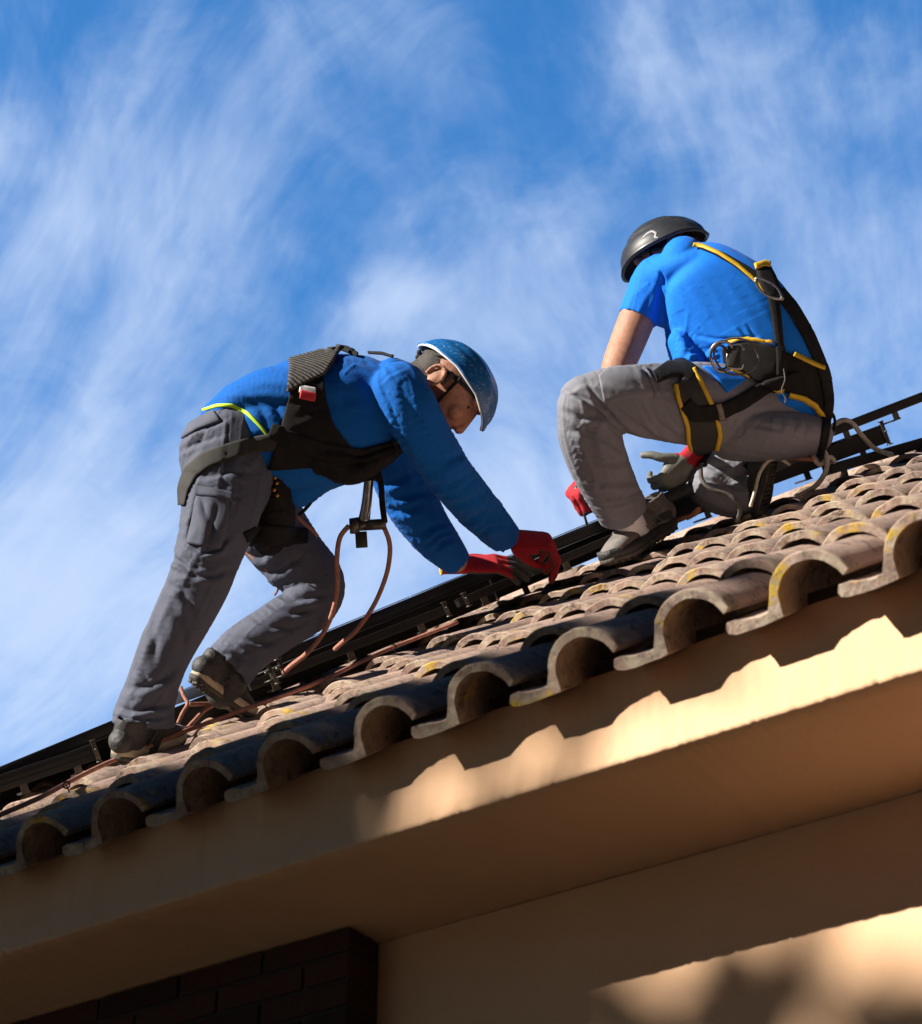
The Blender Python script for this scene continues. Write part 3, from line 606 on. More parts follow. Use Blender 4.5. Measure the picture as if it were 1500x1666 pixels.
# loose clips and offcuts by the panels
for i, (x, y, D, dx, lab) in enumerate([(440, 1092, 6.35, .5, 'small steel bracket standing on the tiles beside the rear shoe'), (458, 1085, 6.4, -.3, 'small steel bracket under the pink rope loop')]):
    m = MB(); c = at(x, y, D); ax = (RD, UD, ND)
    m.box(c, ax, (.008, .002, .028), 0, .0008); m.box(c-ND*.026-UD*.016, ax, (.012, .018, .002), 0, .0008); m.box(c+ND*.026-UD*.01, ax, (.012, .012, .002), 0); m.tube([c, c-UD*.03], .005, 6)
    tag(m.make('steel_bracket', M['darkmetal']), lab, 'bracket', 'steel brackets on the tiles')
for i, (x, y, D, n_, lab) in enumerate([(1115, 842, 7.02, 6, 'broken orange clay shard lying behind the squatting worker\'s shoe')]):
    c = at(x, y, D); rs = random.Random(i); m = MB()
    for k in range(5): m.box(c+RD*(k-2)*.022+ND*rs.uniform(-.005, .006), (nrm(RD+ND*rs.uniform(-.4, .4)), UD, nrm(ND+RD*rs.uniform(-.4, .4))), (.014, .02, .006+.004*rs.random()), 0, .003)
    tag(m.make('clay_shard', mat('orange_clay', (.42, .19, .09), .9, (.3, .13, .07), 60, .6, .6, 120)), lab, 'clay shard')

# ---------------------------------------------------------------- people: shared builders
def build_head(mb, fr, sc=1., ears=True):
    o, f, l, u = fr
    P = lambda x, y, z: o+sc*(x*f+y*l+z*u); ax = (f, l, u); r = lambda *a: tuple(sc*q for q in a)
    mb.ell(P(.012, 0, .030), ax, r(.100, .079, .080), 24)
    mb.ell(P(.060, 0, -.015), ax, r(.066, .066, .085), 20)
    mb.ell(P(.070, 0, -.078), ax, r(.052, .050, .038), 16)                 # jaw and chin
    mb.ell(P(.108, 0, -.100), ax, r(.020, .022, .018), 12)
    for s in (-1, 1):
        mb.ell(P(.094, s*.040, -.018), ax, r(.030, .026, .026), 12)          # cheek
        mb.ell(P(.112, s*.030, .038), ax, r(.016, .030, .013), 12)           # brow
        mb.ell(P(.131, s*.010, -.040), ax, r(.011, .010, .009), 10)          # nostril wing
        if ears:
            e = P(-.002, s*.081, -.006); a2 = nrm(l*s*.9-f*.45)
            for k in range(14):
                w = -2.3+k*4.3/13; p = e+sc*(.022*math.sin(w)*(-f) + .030*math.cos(w)*u + .012*s*l*(.5+.5*math.cos(w))); mb.ell(p, ax, r(.0058, .0055, .0058), 8)
            mb.ell(e+sc*(.002*s*l), (nrm(f+l*s*.3), l*s, u), r(.018, .007, .027), 12); mb.ell(e+sc*(-.030*u+.004*f), ax, r(.010, .007, .012), 8)
    mb.limb([(P(.118, 0, .028), .010*sc, .011*sc), (P(.128, 0, .0), .009*sc, .011*sc), (P(.136, 0, -.034), .011*sc, .012*sc)], n=12, sub=3, ref=l)
    mb.limb([(P(.122, -.022, -.068), .006*sc, .006*sc), (P(.131, 0, -.064), .008*sc, .008*sc), (P(.122, .022, -.068), .006*sc, .006*sc)], n=10, sub=3, ref=u)
    mb.limb([(P(.120, -.020, -.080), .006*sc, .006*sc), (P(.127, 0, -.080), .009*sc, .008*sc), (P(.120, .020, -.080), .006*sc, .006*sc)], n=10, sub=3, ref=u)
def helmet(person, fr, sc, rim, cen, rad, mshell, mtrim, vents=True, strapto=None, label=None, ridge=.0035):
    """rim: (azimuth degrees from the face, height) control points; dome centred at cen with radii rad; head frame fr"""
    o, f, l, u = fr; az = np.array([r[0] for r in rim], float); hz = np.array([r[1] for r in rim], float); nA, nR = 72, 22; V = []; edge = []
    def pt(th, t, off=0.):
        a = abs((math.degrees(th)+180) % 360-180); h = np.interp(a, az, hz)
        zr = np.clip((h-cen[2])/rad[2], -.9, .95); ph0 = math.asin(zr); ph = math.pi/2-(math.pi/2-ph0)*t
        R_ = [q+off for q in rad]; y = R_[1]*math.cos(ph)*math.sin(th); x = R_[0]*math.cos(ph)*math.cos(th); z = R_[2]*math.sin(ph)
        k = 0
        if off >= 0:
            for yy in (-.055, 0., .055): k += ridge*math.exp(-((y-yy)/.011)**2)*sstep(.12, .4, t)*(1-sstep(.82, .97, t))
            k -= ridge*.8*math.exp(-((t-.60)/.05)**2)*(1 if abs(y) > .03 else .2)
            k += .004*sstep(.9, 1., t)
        s_ = 1+k/.13
        return o+sc*((cen[0]+x*s_)*f+(cen[1]+y*s_)*l+(cen[2]+z*s_)*u)
    rings = [(t, 0.) for t in np.linspace(.03, 1, nR)]+[(1., -.007)]+[(t, -.007) for t in np.linspace(.97, .03, 12)]
    for t, off in rings: V += [pt(2*math.pi*k/nA, t, off) for k in range(nA)]
    fs = [(i*nA+k, i*nA+(k+1) % nA, (i+1)*nA+(k+1) % nA, (i+1)*nA+k) for i in range(len(rings)-1) for k in range(nA)]
    V.append(pt(0, 0, 0)); V.append(pt(0, 0, -.007)); c1, c2 = len(V)-2, len(V)-1; e = (len(rings)-1)*nA
    for k in range(nA): fs.append((c1, k, (k+1) % nA)); fs.append((c2, e+(k+1) % nA, e+k))
    hm = mesh('helmet', V, fs, mshell, person)
    bm = bmesh.new(); bm.from_mesh(hm.data); bmesh.ops.recalc_face_normals(bm, faces=bm.faces); bm.to_mesh(hm.data); bm.free()
    m = MB(); m.tube([pt(2*math.pi*k/nA, 1.0, -.002) for k in range(nA)], .0032*sc, 8, closed=True); m.make('helmet_edging', mtrim, hm)
    Q = lambda x, y, z: o+sc*(x*f+y*l+z*u)
    m = MB()                                                        # headband, cradle and nape knob inside
    m.tube([Q(.018+.112*math.cos(w), .086*math.sin(w), .058-.054*(1-math.cos(w))*.5) for w in np.linspace(0, 2*math.pi, 40)[:-1]], .0065*sc, 8, closed=True)
    for s in (-1, 1): m.tube(curve3([Q(-.095, s*.02, .01), Q(-.06, s*.07, .03), Q(-.03, s*.092, .055)], 6), .005*sc, 8)
    m.ell(Q(-.102, 0, -.004), (l, u, f), (.024*sc, .015*sc, .010*sc), 14); m.ell(Q(-.104, .030, .004), (l, u, f), (.009*sc, .009*sc, .008*sc), 10); m.ell(Q(-.104, -.034, .0), (l, u, f), (.008*sc, .008*sc, .008*sc), 10)
    m.make('headband', M['webgrey'], hm)
    for s in (-1, 1):
        m = MB(); V_ = curve3([Q(.05, s*.098, .05), Q(.055, s*.083, .0), Q(.065, s*.068, -.06), Q(.085, s*.035, -.108), Q(.092, 0, -.122)], 6); m.tube(V_, .0042*sc, 8)
        m.make('chin_strap', M['web'], hm)
    return hm
def hand(name, parent, fr, curls, thumb, mats, sc=1., label=None, spread=.0, cuff=None, darkside=1, tips=True):
    """fr: wrist, towards fingers, thumb side, back of the hand; curls per finger (knuckle, middle, tip) in degrees; thumb points in the same frame"""
    o, d, t, b = fr; P = lambda x, y, z: o+sc*(x*d+y*t+z*b); mb = MB()
    mb.limb([(P(-.055, 0, 0), .030*sc, .022*sc), (P(-.01, 0, 0), .031*sc, .021*sc), (P(.04, .0, 0), .040*sc, .018*sc), (P(.085, 0, .0), .042*sc, .0155*sc)], 'hem', 'r', n=20, sub=4, ref=b)
    mb.ell(P(.035, .028, -.008), (d, t, b), (.036*sc, .020*sc, .019*sc), 14)
    FL = [(.031, (.046, .028, .022), .0098), (.010, (.050, .031, .023), .0102), (-.011, (.046, .029, .022), .0098), (-.031, (.036, .023, .020), .0088)]
    for i, (y, ls, r) in enumerate(FL):
        p = P(.062, y*.9, 0); sy = spread*(1.2-i*.8); dd = nrm(d+t*sy); an = 0; pts = [(p, r*1.0*sc, r*sc)]; p = P(.092-(.006 if i in (0, 2) else .014 if i == 3 else 0), y, .001); pts.append((p, r*1.12*sc, r*1.12*sc))
        for k in range(3):
            an += math.radians(curls[i][k]); v = nrm(dd*math.cos(an)-b*math.sin(an)); m_ = p+v*ls[k]*sc*.5; pts.append((m_, r*sc*(.98-.07*k), r*sc*(.98-.07*k))); p = p+v*ls[k]*sc; pts.append((p, r*sc*(1.02-.11*k), r*sc*(1.02-.11*k)))
        mb.limb(pts, n=14, sub=3, ref=t)
    q = [P(*a) for a in thumb]; mb.limb([(q[0], .015*sc, .015*sc), (q[1], .0135*sc, .0135*sc), (q[2], .0118*sc, .0118*sc), (q[3], .0098*sc, .0098*sc)], n=14, sub=4, ref=b)
    def colr(c, n):
        r_ = c-o; x = r_@d; y = r_@t; nb = n@b; wv = .004*np.sin(c[:, 0]*300)+.004*np.sin(c[:, 2]*260)
        dark = ((nb*darkside < -.12) & (x > .012*sc)) | (x+wv > .125*sc) if darkside else (x > 1)
        if tips is False: dark = x+wv > .004*sc
        return dark.astype(int)
    g = skinmesh(name, mb, mats, parent, voxel=.0024, smooth=4, colour=colr, micro=.0008)
    if label: g['label'] = label
    m = MB(); m.tube([P(-.056, .030*math.cos(w), .0215*math.sin(w)) for w in np.linspace(0, 2*math.pi, 28)[:-1]], .0024*sc, 8, closed=True); m.make('cuff_hem', M['yellow'] if cuff is None else cuff, g)
    return g
def shoe(name, parent, heel, toe, up, mats, length=None, w=.047, label=None, mid=True, lift=.0, sock=None):
    """heel and toe are points under the sole, up points out of the shoe"""
    L = np.linalg.norm(toe-heel); o, f, l, u = frame_mat(heel, toe-heel, up); k = L/.29; P = lambda x, y, z: o+k*(x*f+y*l+z*u); mb = MB()
    mb.limb([(P(.018, 0, .052), .034*k, .036*k), (P(.05, 0, .060), .047*k, .036*k), (P(.10, 0, .062), .048*k, .037*k), (P(.15, 0, .056), .038*k, .040*k), (P(.20, 0, .046), .028*k, .044*k), (P(.245, 0, .038), .021*k, .042*k), (P(.272, 0, .033), .014*k, .030*k)], n=24, sub=5, ref=l)
    mb.limb([(P(.052, 0, .055), .042*k, .050*k), (P(.058, 0, .085), .041*k, .056*k), (P(.060, 0, .106), .039*k, .054*k)], 'r', 'hem', n=24, sub=4, ref=f)
    if sock is not None: ms = MB(); ms.limb([(P(.058, 0, .09), .036*k, .050*k), (P(.062, 0, .19), .034*k, .044*k)], n=20, sub=3, ref=f); ms.make('sock', sock, parent)
    mb.limb([(P(.105, 0, .085), .010*k, .022*k), (P(.090, 0, .118), .008*k, .022*k), (P(.082, 0, .140), .006*k, .020*k)], n=14, sub=3, ref=l)   # tongue
    up_ = skinmesh(name, mb, mats[0], parent, voxel=.004, smooth=4, micro=.0012)
    if label: up_['label'] = label
    def outline(s, n=44):
        pts = []
        for i in range(n):
            w_ = 2*math.pi*i/n; x = .145+.148*math.cos(w_); hw = (.040 if x < .1 else .040+.011*sstep(.1, .2, x)-.004*sstep(.22, .29, x)); pts.append((x, hw*abs(math.sin(w_))**.62*np.sign(math.sin(w_))*s*(1-.15*math.exp(-((x-.11)/.04)**2))))
        return pts
    def lay(z0, z1, s0, s1, nm, mt, mb=None, tread=0):
        m = mb or MB(); a = outline(s0); b = outline(s1); n = len(a); z = lambda x: .010*sstep(.21, .29, x)+.006*(1-sstep(0, .04, x))
        vs = [P(x, y, z0+z(x)) for x, y in a]+[P(x, y, (z0+z1)/2+z(x)) for x, y in outline(max(s0, s1)*1.02)]+[P(x, y, z1+z(x)*1.1) for x, y in b]+[P(.14, 0, z0), P(.14, 0, z1)]; fs = []
        for q in range(2):
            for i in range(n): fs.append((q*n+i, q*n+(i+1) % n, (q+1)*n+(i+1) % n, (q+1)*n+i))
        for i in range(n): fs.append((3*n, (i+1) % n, i)); fs.append((3*n+1, 2*n+i, 2*n+(i+1) % n))
        m.add(vs, fs)
        if tread:
            for i in range(13):
                x = .014+i*.0215; hw = np.interp(x, [0, .05, .1, .2, .26, .29], [.02, .036, .032, .044, .036, .015])
                for y in (-hw*.62, 0, hw*.62): m.box(P(x+(.004 if y == 0 else 0), y, z0-.002+.010*sstep(.21, .29, x)), (nrm(f+l*(.35 if y > 0 else -.35 if y < 0 else 0)), l, u), (.007*k, hw*.24*k, .004*k), 0, .001)
        return m.make(nm, mt, up_)
    lay(.011, .034, 1.04, .98, 'midsole', mats[1]); lay(.0, .012, 1.0, 1.05, 'outsole', mats[2], tread=1)
    m = MB()
    for i in range(5):
        x = .105+i*.020; z = .104-i*.0085
        for s in (-1, 1): m.tube(curve3([P(x, s*.024, z-.004), P(x+.009, 0, z+.002), P(x+.019, -s*.024, z-.012)], 4), .0022*k, 6)
    for s in (-1, 1): m.tube(curve3([P(.10, 0, .108), P(.095, s*.024, .118), P(.108, s*.034, .104), P(.108, s*.008, .106)], 5), .002*k, 6)
    m.make('laces', M['web'], up_)
    for s in (-1, 1):
        for q in range(3): m = MB(); m.tube(curve3([P(.075+q*.028, s*.044, .040), P(.095+q*.026, s*.043, .062), P(.12+q*.022, s*.034, .080)], 4), .0022*k, 6); m.make('overlay', mats[0], up_)
    m = MB(); m.tube(curve3([P(.02, .034, .05), P(-.0015, 0, .055), P(.02, -.034, .05)], 6), .003*k, 6); m.make('overlay', mats[0], up_)
    return up_

# ---------------------------------------------------------------- person bending over the panel
def shrink(st, k=.78): return [(p, a*k, b*k) for p, a, b in st]
def eyes(parent, fr, sc, mats_):
    o, f, l, u = fr
    for s in (-1, 1):
        m = MB(); m.ell(o+sc*(.101*f+s*.031*l+.014*u), (f, l, u), (.011*sc, .011*sc, .009*sc), 14); e = m.make('eye', M['hair'], parent)
        
pl = empty('person', at(270, 1225, 5.95), 'person in blue sweatshirt and blue helmet bending with both red gloves on the solar panel', 'person', 'roof workers')
c_ = pdir(.81, -.59, .04); g_ = pdir(.585, .79, -.20); FL_ = frame_mat(at(717, 622, 6.16), g_, c_); FL_ = (FL_[0]+.055*FL_[2]*0, ) + FL_[1:]
near_leg = [S(376, 712, 6.02, 58, 58), S(368, 765, 5.99, 70, 62), S(360, 828, 5.95, 65, 58), S(343, 888, 5.92, 56, 52), S(325, 945, 5.90, 52, 48), S(297, 1003, 5.90, 49, 45), S(268, 1062, 5.90, 45, 42), S(249, 1112, 5.90, 43, 41), S(238, 1150, 5.90, 48, 44), S(234, 1179, 5.90, 52, 47)]
far_leg = [S(428, 800, 6.2, 55, 60), S(440, 855, 6.26, 60, 56), S(475, 905, 6.28, 55, 52), S(512, 950, 6.28, 49, 48), S(500, 986, 6.25, 44, 45), S(452, 1019, 6.2, 41, 41), S(405, 1052, 6.17, 42, 40), S(372, 1083, 6.15, 44, 42)]
torso = [S(386, 702, 6.06, 50, 66), S(412, 702, 6.07, 80, 82), S(462, 702, 6.10, 106, 95), S(530, 684, 6.14, 110, 100), S(592, 668, 6.18, 94, 102), S(640, 655, 6.2, 72, 96), S(678, 634, 6.2, 40, 46)]
near_arm = [S(648, 634, 6.03, 48, 44), S(668, 668, 6.02, 47, 44), S(698, 722, 6.06, 42, 40), S(733, 775, 6.14, 39, 38), S(775, 826, 6.28, 36, 35), S(806, 858, 6.38, 31, 31), S(822, 875, 6.44, 26, 26)]
far_arm = [S(618, 705, 6.40, 46, 44), S(645, 765, 6.45, 45, 42), S(672, 822, 6.48, 43, 40), S(703, 868, 6.52, 37, 36), S(732, 902, 6.58, 29, 30), S(744, 915, 6.6, 25, 26)]
mb = MB()
mb.limb([S(405, 720, 6.1, 55, 70), S(470, 700, 6.12, 72, 78), S(560, 670, 6.16, 78, 82), S(640, 650, 6.2, 58, 82), S(680, 634, 6.2, 30, 34)])
mb.limb([S(670, 640, 6.19, 30, 32), S(692, 632, 6.17, 30, 31), S(716, 636, 6.16, 32, 33)])
for l_ in (near_leg, far_leg): mb.limb(shrink(l_[:-1], .66), 'r', 'f')
mb.limb(shrink(near_arm, .70)); mb.limb(shrink(far_arm, .70))
mb.limb([S(822, 872, 6.44, 13, 13), S(845, 886, 6.47, 10, 7)]); mb.limb([S(744, 912, 6.6, 13, 13), S(762, 920, 6.62, 9, 7)])

build_head(mb, FL_, 1.12)
body = skinmesh('body', mb, M['skin'], pl, voxel=.0042, smooth=5)
eyes(body, FL_, 1.12, None)
o, f, l, u = FL_; Q = lambda x, y, z: o+1.12*(x*f+y*l+z*u)
mb = MB(); mb.ell(Q(-.018, 0, .018), (f, l, u), (.086, .084, .076), 24); mb.ell(Q(-.040, 0, -.03), (f, l, u), (.055, .066, .055), 20); mb.ell(Q(.02, 0, .045), (f, l, u), (.085, .084, .055), 20)
mb.limb([(Q(.022, -.083, .03), .010, .008), (Q(.026, -.080, -.006), .008, .006)], n=10, sub=2)
hr = skinmesh('hair', mb, M['hair'], pl, voxel=.005, smooth=3, micro=.003)
helmet(pl, FL_, 1.0, [(0, .010), (22, .030), (55, .055), (95, .058), (130, .040), (160, .018), (180, .010)], (.031, 0, .0), (.160, .124, .142), M['helmet_blue'], M['trim_white'])
# gloves
d = pdir(1, .10, .12); b = pdir(-.05, -.95, -.55); b = nrm(b-(b@d)*d); t = np.cross(d, b); t = t if t@F < 0 else -t
hand('glove', pl, (at(834, 877, 6.46), d, t, b), [(58, 30, 12), (61, 30, 12), (64, 30, 14), (67, 30, 14)], [(.01, .030, -.010), (.035, .044, -.030), (.060, .038, -.046), (.080, .022, -.056)], [M['red'], M['rubber']], 1.28, spread=.05)
d = pdir(1, -.02, .12); b = pdir(.05, -.9, -.5); b = nrm(b-(b@d)*d); t = np.cross(d, b); t = t if t@F > 0 else -t
hand('glove', pl, (at(752, 919, 6.62), d, t, b), [(12, 14, 10), (14, 14, 10), (16, 16, 10), (18, 18, 12)], [(.01, .030, -.006), (.035, .052, -.012), (.065, .058, -.018), (.09, .050, -.024)], [M['red'], M['rubber']], 1.22, spread=.06)
# trousers
mb = MB(); fo = (.0035, 9)
mb.limb(near_leg, 'r', 'hem', fold=(.0035, 3.5)); mb.limb(far_leg, 'r', 'hem', fold=(.0035, 4)); mb.limb([S(388, 684, 6.05, 54, 68), S(398, 722, 6.08, 66, 86), S(410, 775, 6.12, 62, 86), S(425, 830, 6.18, 50, 66)], 'f', 'r', fold=(.0025, 4))
mb.limb([S(360, 690, 6.04, 30, 56), S(335, 730, 6.03, 42, 60), S(340, 775, 6.0, 42, 52)], 'r', 'r', fold=(.0025, 4))
CR = [([(284, 724), (312, 702), (345, 692), (368, 682)], 3, 5), ([(290, 738), (312, 724), (344, 714), (364, 708)], 3, 4), ([(374, 668), (369, 720), (362, 780), (357, 805)], 2, 3),
      ([(300, 770), (335, 775), (370, 768), (410, 770)], 4, 4), ([(322, 798), (316, 840), (304, 884)], 3, 6), ([(324, 800), (338, 845), (350, 872)], 3, 5), ([(353, 816), (346, 852), (334, 897)], 3, 6), ([(304, 886), (330, 900), (356, 893), (372, 872)], 3, 6),
      ([(320, 792), (350, 800), (388, 812)], 3, 4), ([(276, 905), (298, 918), (318, 934)], 4, 7), ([(282, 928), (320, 938), (352, 936), (375, 925)], 4, 5), ([(300, 905), (322, 922), (340, 925)], 3, 5), ([(268, 950), (292, 960), (310, 985), (318, 1010)], 5, 6),
      ([(246, 1010), (252, 1045), (250, 1080)], 6, 5), ([(285, 1000), (300, 1030), (298, 1070)], 6, 5), ([(205, 1120), (235, 1118), (268, 1104), (292, 1084)], 5, 8), ([(222, 1088), (240, 1104), (252, 1100)], 4, 6), ([(190, 1150), (214, 1158), (246, 1150), (280, 1146)], 4, 8), ([(186, 1166), (220, 1170), (262, 1168), (284, 1160)], 3, 4),
      ([(395, 905), (425, 905), (450, 890)], 5, 5), ([(410, 930), (450, 930), (490, 905)], 5, 5), ([(450, 965), (480, 975), (530, 968)], 5, 8), ([(440, 985), (475, 998), (515, 990)], 4, 6), ([(410, 1005), (440, 1020), (480, 1022)], 4, 5), ([(340, 1050), (370, 1045), (405, 1058), (420, 1085)], 5, 7), ([(352, 1066), (378, 1064), (404, 1078)], 4, 5), ([(380, 1035), (420, 1045), (455, 1046)], 4, 5)]
tr = skinmesh('trousers', mb, M['trouser'], pl, voxel=.0046, smooth=9, creases=[(a, b, c*1.35) for a, b, c in CR])
# sweatshirt
mb = MB(); mb.limb(torso, 'hem', 'r', fold=(.0016, 3)); mb.limb([S(352, 676, 6.06, 24, 60), S(385, 662, 6.08, 38, 76), S(430, 655, 6.1, 54, 88), S(490, 652, 6.12, 62, 96), S(555, 645, 6.15, 66, 98), S(600, 650, 6.18, 66, 96)], 'r', 'r', fold=(.003, 4))
mb.limb(near_arm, 'r', 'hem', fold=(.0035, 4.5)); mb.limb(far_arm, 'r', 'hem', fold=(.0035, 3.5)); mb.limb([S(640, 610, 6.18, 28, 88), S(668, 622, 6.18, 30, 60)], 'r', 'r'); mb.limb([S(625, 690, 6.10, 40, 40), S(625, 705, 6.3, 44, 40), S(618, 712, 6.42, 40, 40)], ref=X)
CRS = [([(688, 742), (712, 752), (740, 745), (758, 735)], 4, 5), ([(716, 808), (745, 800), (772, 782)], 4, 5), ([(770, 862), (796, 846), (820, 846)], 3, 5), ([(632, 830), (660, 832), (692, 818)], 4, 5), ([(692, 886), (715, 870), (734, 864)], 3, 5), ([(616, 624), (634, 609), (660, 598)], 1.6, 4), ([(618, 626), (636, 662), (652, 706), (657, 722)], 3, 6), ([(352, 645), (395, 632), (440, 630), (468, 636)], 4, 4), ([(370, 628), (410, 615), (450, 612)], 4, 3), ([(398, 640), (425, 665), (438, 700)], 4, 5), ([(420, 640), (448, 662), (456, 690)], 4, 4), ([(440, 650), (460, 680), (462, 712)], 3, 4),
       ([(640, 622), (662, 642), (676, 690), (700, 740)], 7, 4), ([(672, 622), (700, 652), (716, 700), (732, 735)], 7, 3), ([(690, 770), (715, 765), (742, 748)], 5, 5), ([(700, 790), (730, 792), (760, 775)], 4, 6), ([(735, 822), (765, 815), (790, 800)], 4, 5), ([(760, 850), (785, 838), (812, 838)], 4, 7), ([(778, 872), (800, 856), (826, 856)], 3, 6),
       ([(640, 810), (668, 806), (700, 800)], 4, 6), ([(618, 790), (640, 784), (668, 772)], 4, 5), ([(680, 872), (705, 858), (728, 852)], 4, 6), ([(705, 896), (722, 880), (742, 876)], 3, 5), ([(470, 812), (490, 800), (515, 800)], 4, 5), ([(545, 620), (575, 650), (600, 700)], 7, 3), ([(580, 590), (600, 630), (610, 680)], 7, 3)]
sw = skinmesh('sweatshirt', mb, M['sweater'], pl, voxel=.0048, smooth=13, creases=[(a, b*1.2, c*(1.7 if a[0][0] > 610 and a[0][1] > 740 else .75)) for a, b, c in CRS])
BT = bvh(tr)
patch('cargo_pocket', [(321, 802), (313, 842), (305, 884)], [(373, 812), (370, 850), (358, 893)], BT, M['trouser'], tr, off=3, th=4)
patch('pocket_flap', [(316, 790), (346, 793), (380, 801)], [(319, 806), (346, 809), (377, 816)], BT, M['trouser'], tr, off=6, th=4)
patch('pocket_flap', [(309, 689), (328, 677), (348, 668)], [(296, 714), (322, 699), (360, 686)], BT, M['trouser'], tr, off=2, th=4)
# the loose tail of the shirt hanging under the belly
mb = MB(); mb.limb([S(455, 770, 6.12, 26, 50), S(480, 795, 6.12, 30, 46), S(515, 785, 6.12, 22, 40), S(545, 770, 6.14, 16, 34)], fold=(.004, 12)); sd2 = skinmesh('shirt_tail', mb, M['sweater'], pl, voxel=.006, smooth=3)
B1 = bvh(tr, sw, sd2)
strap('shirt_hem', [(328, 668), (350, 660), (378, 658), (405, 672), (425, 692), (437, 709)], [2.2, 2.6, 2.8, 3, 2.6, 2.2], B1, M['neon'], pl, off=2, th=1.5, step=2.5, label=None) if False else None
h = strap('shirt_hem', [(330, 667), (352, 660), (376, 659), (402, 672), (422, 692), (436, 709)], [2.0, 2.6, 3, 3, 2.6, 2.2], B1, M['neon'], pl, off=1.5, th=1.5, step=2.5)
# harness
hn = MB(); hn.limb([S(440, 745, 6.06, 14, 40), S(452, 790, 6.08, 26, 50), S(446, 840, 6.12, 34, 56), S(440, 868, 6.16, 30, 46)], fold=(.004, 14)); hn.limb([S(470, 735, 6.05, 34, 44), S(530, 748, 6.05, 30, 50), S(572, 764, 6.08, 25, 50), S(615, 748, 6.12, 17, 44), S(645, 728, 6.16, 13, 34)], fold=(.003, 12))  # crotch mass: leg loops plus deep shade on the trousers, modelled as black webbing
harness = skinmesh('harness', hn, M['web'], pl, voxel=.0055, smooth=3)
B2 = B1+bvh(harness)
patch('harness_vest', [(474, 630), (466, 662), (456, 700), (444, 736), (436, 765)], [(526, 612), (530, 648), (542, 690), (572, 728), (606, 752)], B2, M['web'], harness, off=4, th=4)
patch('shoulder_pad', [(471, 589), (471, 606), (467, 640)], [(556, 565), (548, 585), (529, 612)], B1, M['pad'], harness, off=8, th=7)
strap('shoulder_strap', [(550, 566), (566, 570), (582, 580)], [3, 5, 2], B1, M['web'], harness, off=5, th=6, step=2)
strap('back_strap', [(600, 575), (622, 576), (640, 582)], [1.5, 2, 1.5], B1, M['web'], harness, off=4, th=4, step=2)
strap('leg_strap', [(297, 822), (299, 796), (311, 768), (336, 748), (372, 735), (410, 724), (460, 716)], [5, 9, 12, 13, 13, 13, 15], B1, M['webgrey'], harness, off=4, th=3)
strap('leg_strap', [(400, 878), (425, 868), (460, 872), (500, 872)], [12, 16, 16, 12], B2, M['web'], harness, off=3, th=4)
strap('waist_strap', [(440, 700), (480, 718), (530, 735), (590, 742), (650, 722)], [12, 14, 15, 13, 9], B2, M['web'], harness, off=9, th=4)
strap('label_tag', [(487, 634), (513, 638), ], [6, 6], B2, M['trim_white'], harness, off=12, th=2, step=2); strap('label_tag', [(488, 642), (513, 647)], [6.5, 6.5], B2, M['redtag'], harness, off=13, th=2, step=2)
m = MB(); c = at(404, 740, 5.93)
m.tube([c+.014*(math.cos(w)*X*.7+math.sin(w)*U) for w in np.linspace(0, 6.283, 18)[:-1]], .0028, 8, closed=True); m.tube([c-.012*X, c+.012*X], .004, 8); m.make('buckle', M['metal'], harness)
m = MB()
for i, (x, y) in enumerate([(447, 777), (450, 786), (446, 797), (451, 806)]): m.ell(at(x, y, 5.99), (X, U, F), (.006, .0065, .004), 10)
m.make('brass_fittings', M['brass'], harness)
m = MB(); m.tube(curve3([at(500, 800, 6.08), at(508, 812, 6.1), at(497, 828, 6.12), at(486, 838, 6.12)], 5), .0055, 8); m.make('gear_loop', M['web'], harness)
# shoes
for st_ in ([S(240, 1160, 5.92, 34, 34), S(232, 1190, 5.92, 36, 36), S(226, 1212, 5.92, 34, 36)], [S(378, 1070, 6.17, 30, 30), S(374, 1098, 6.17, 33, 34), S(364, 1124, 6.17, 30, 34)]): m = MB(); m.limb(st_); m.make('sock', M['shoe'], pl)
shoe('shoe', pl, at(188, 1240, 5.80), at(292, 1206, 6.08), pdir(.16, -.98, -.1), [M['shoe'], M['sole_light'], M['sole_dark']])
shoe('shoe', pl, at(311, 1106, 6.05), at(403, 1172, 6.26), pdir(.62, -.70, .50), [M['shoe'], M['sole_light'], M['sole_dark']], label='shoe with its heel raised and tread showing')
# rope grab hanging from the chest, and its rope
D = 6.12
gr = empty('rope_grab', at(595, 856, D), 'steel rope grab with a barrel and clevis hanging below the bending worker\'s chest', 'rope clamp')
m = MB(); ax0 = (nrm(pdir(1, -.06)), F, nrm(pdir(.06, 1)))
m.tube([at(569, 856, D), at(584, 855, D)], [.023, .025], 14); m.tube([at(584, 855, D), at(620, 853, D), at(628, 853, D)], [.016, .016, .018], 14); m.tube([at(588, 855, D-.02), at(588, 855, D+.02)], .013, 12); m.ell(at(576, 857, D-.016), (X, U, F), (.008, .008, .006), 10); m.make('barrel', M['darkmetal'], gr)
m = MB(); m.limb([S(600, 775, D, 7, 5), S(596, 820, D, 8, 5), S(592, 848, D, 10, 6)], n=14, sub=4); m.tube([at(606, 782, D-.006), at(603, 822, D-.01), at(598, 846, D-.012)], .003, 8); m.make('clevis_arm', M['metal'], gr)
m = MB(); m.box(at(588, 878, D), ax0, (.017, .012, .024), 0, .002); m.make('lever', M['frame'], gr)
m = MB(); m.tube(curve3([at(626, 850, D), at(622, 820, D+.02), at(620, 790, D+.03), at(615, 768, D+.04)], 6), .009, 8); m.box(at(602, 778, D), (X, F, U), (.028, .012, .008), 0, .003); m.make('webbing_lanyard', M['web'], gr)
'''rope'''
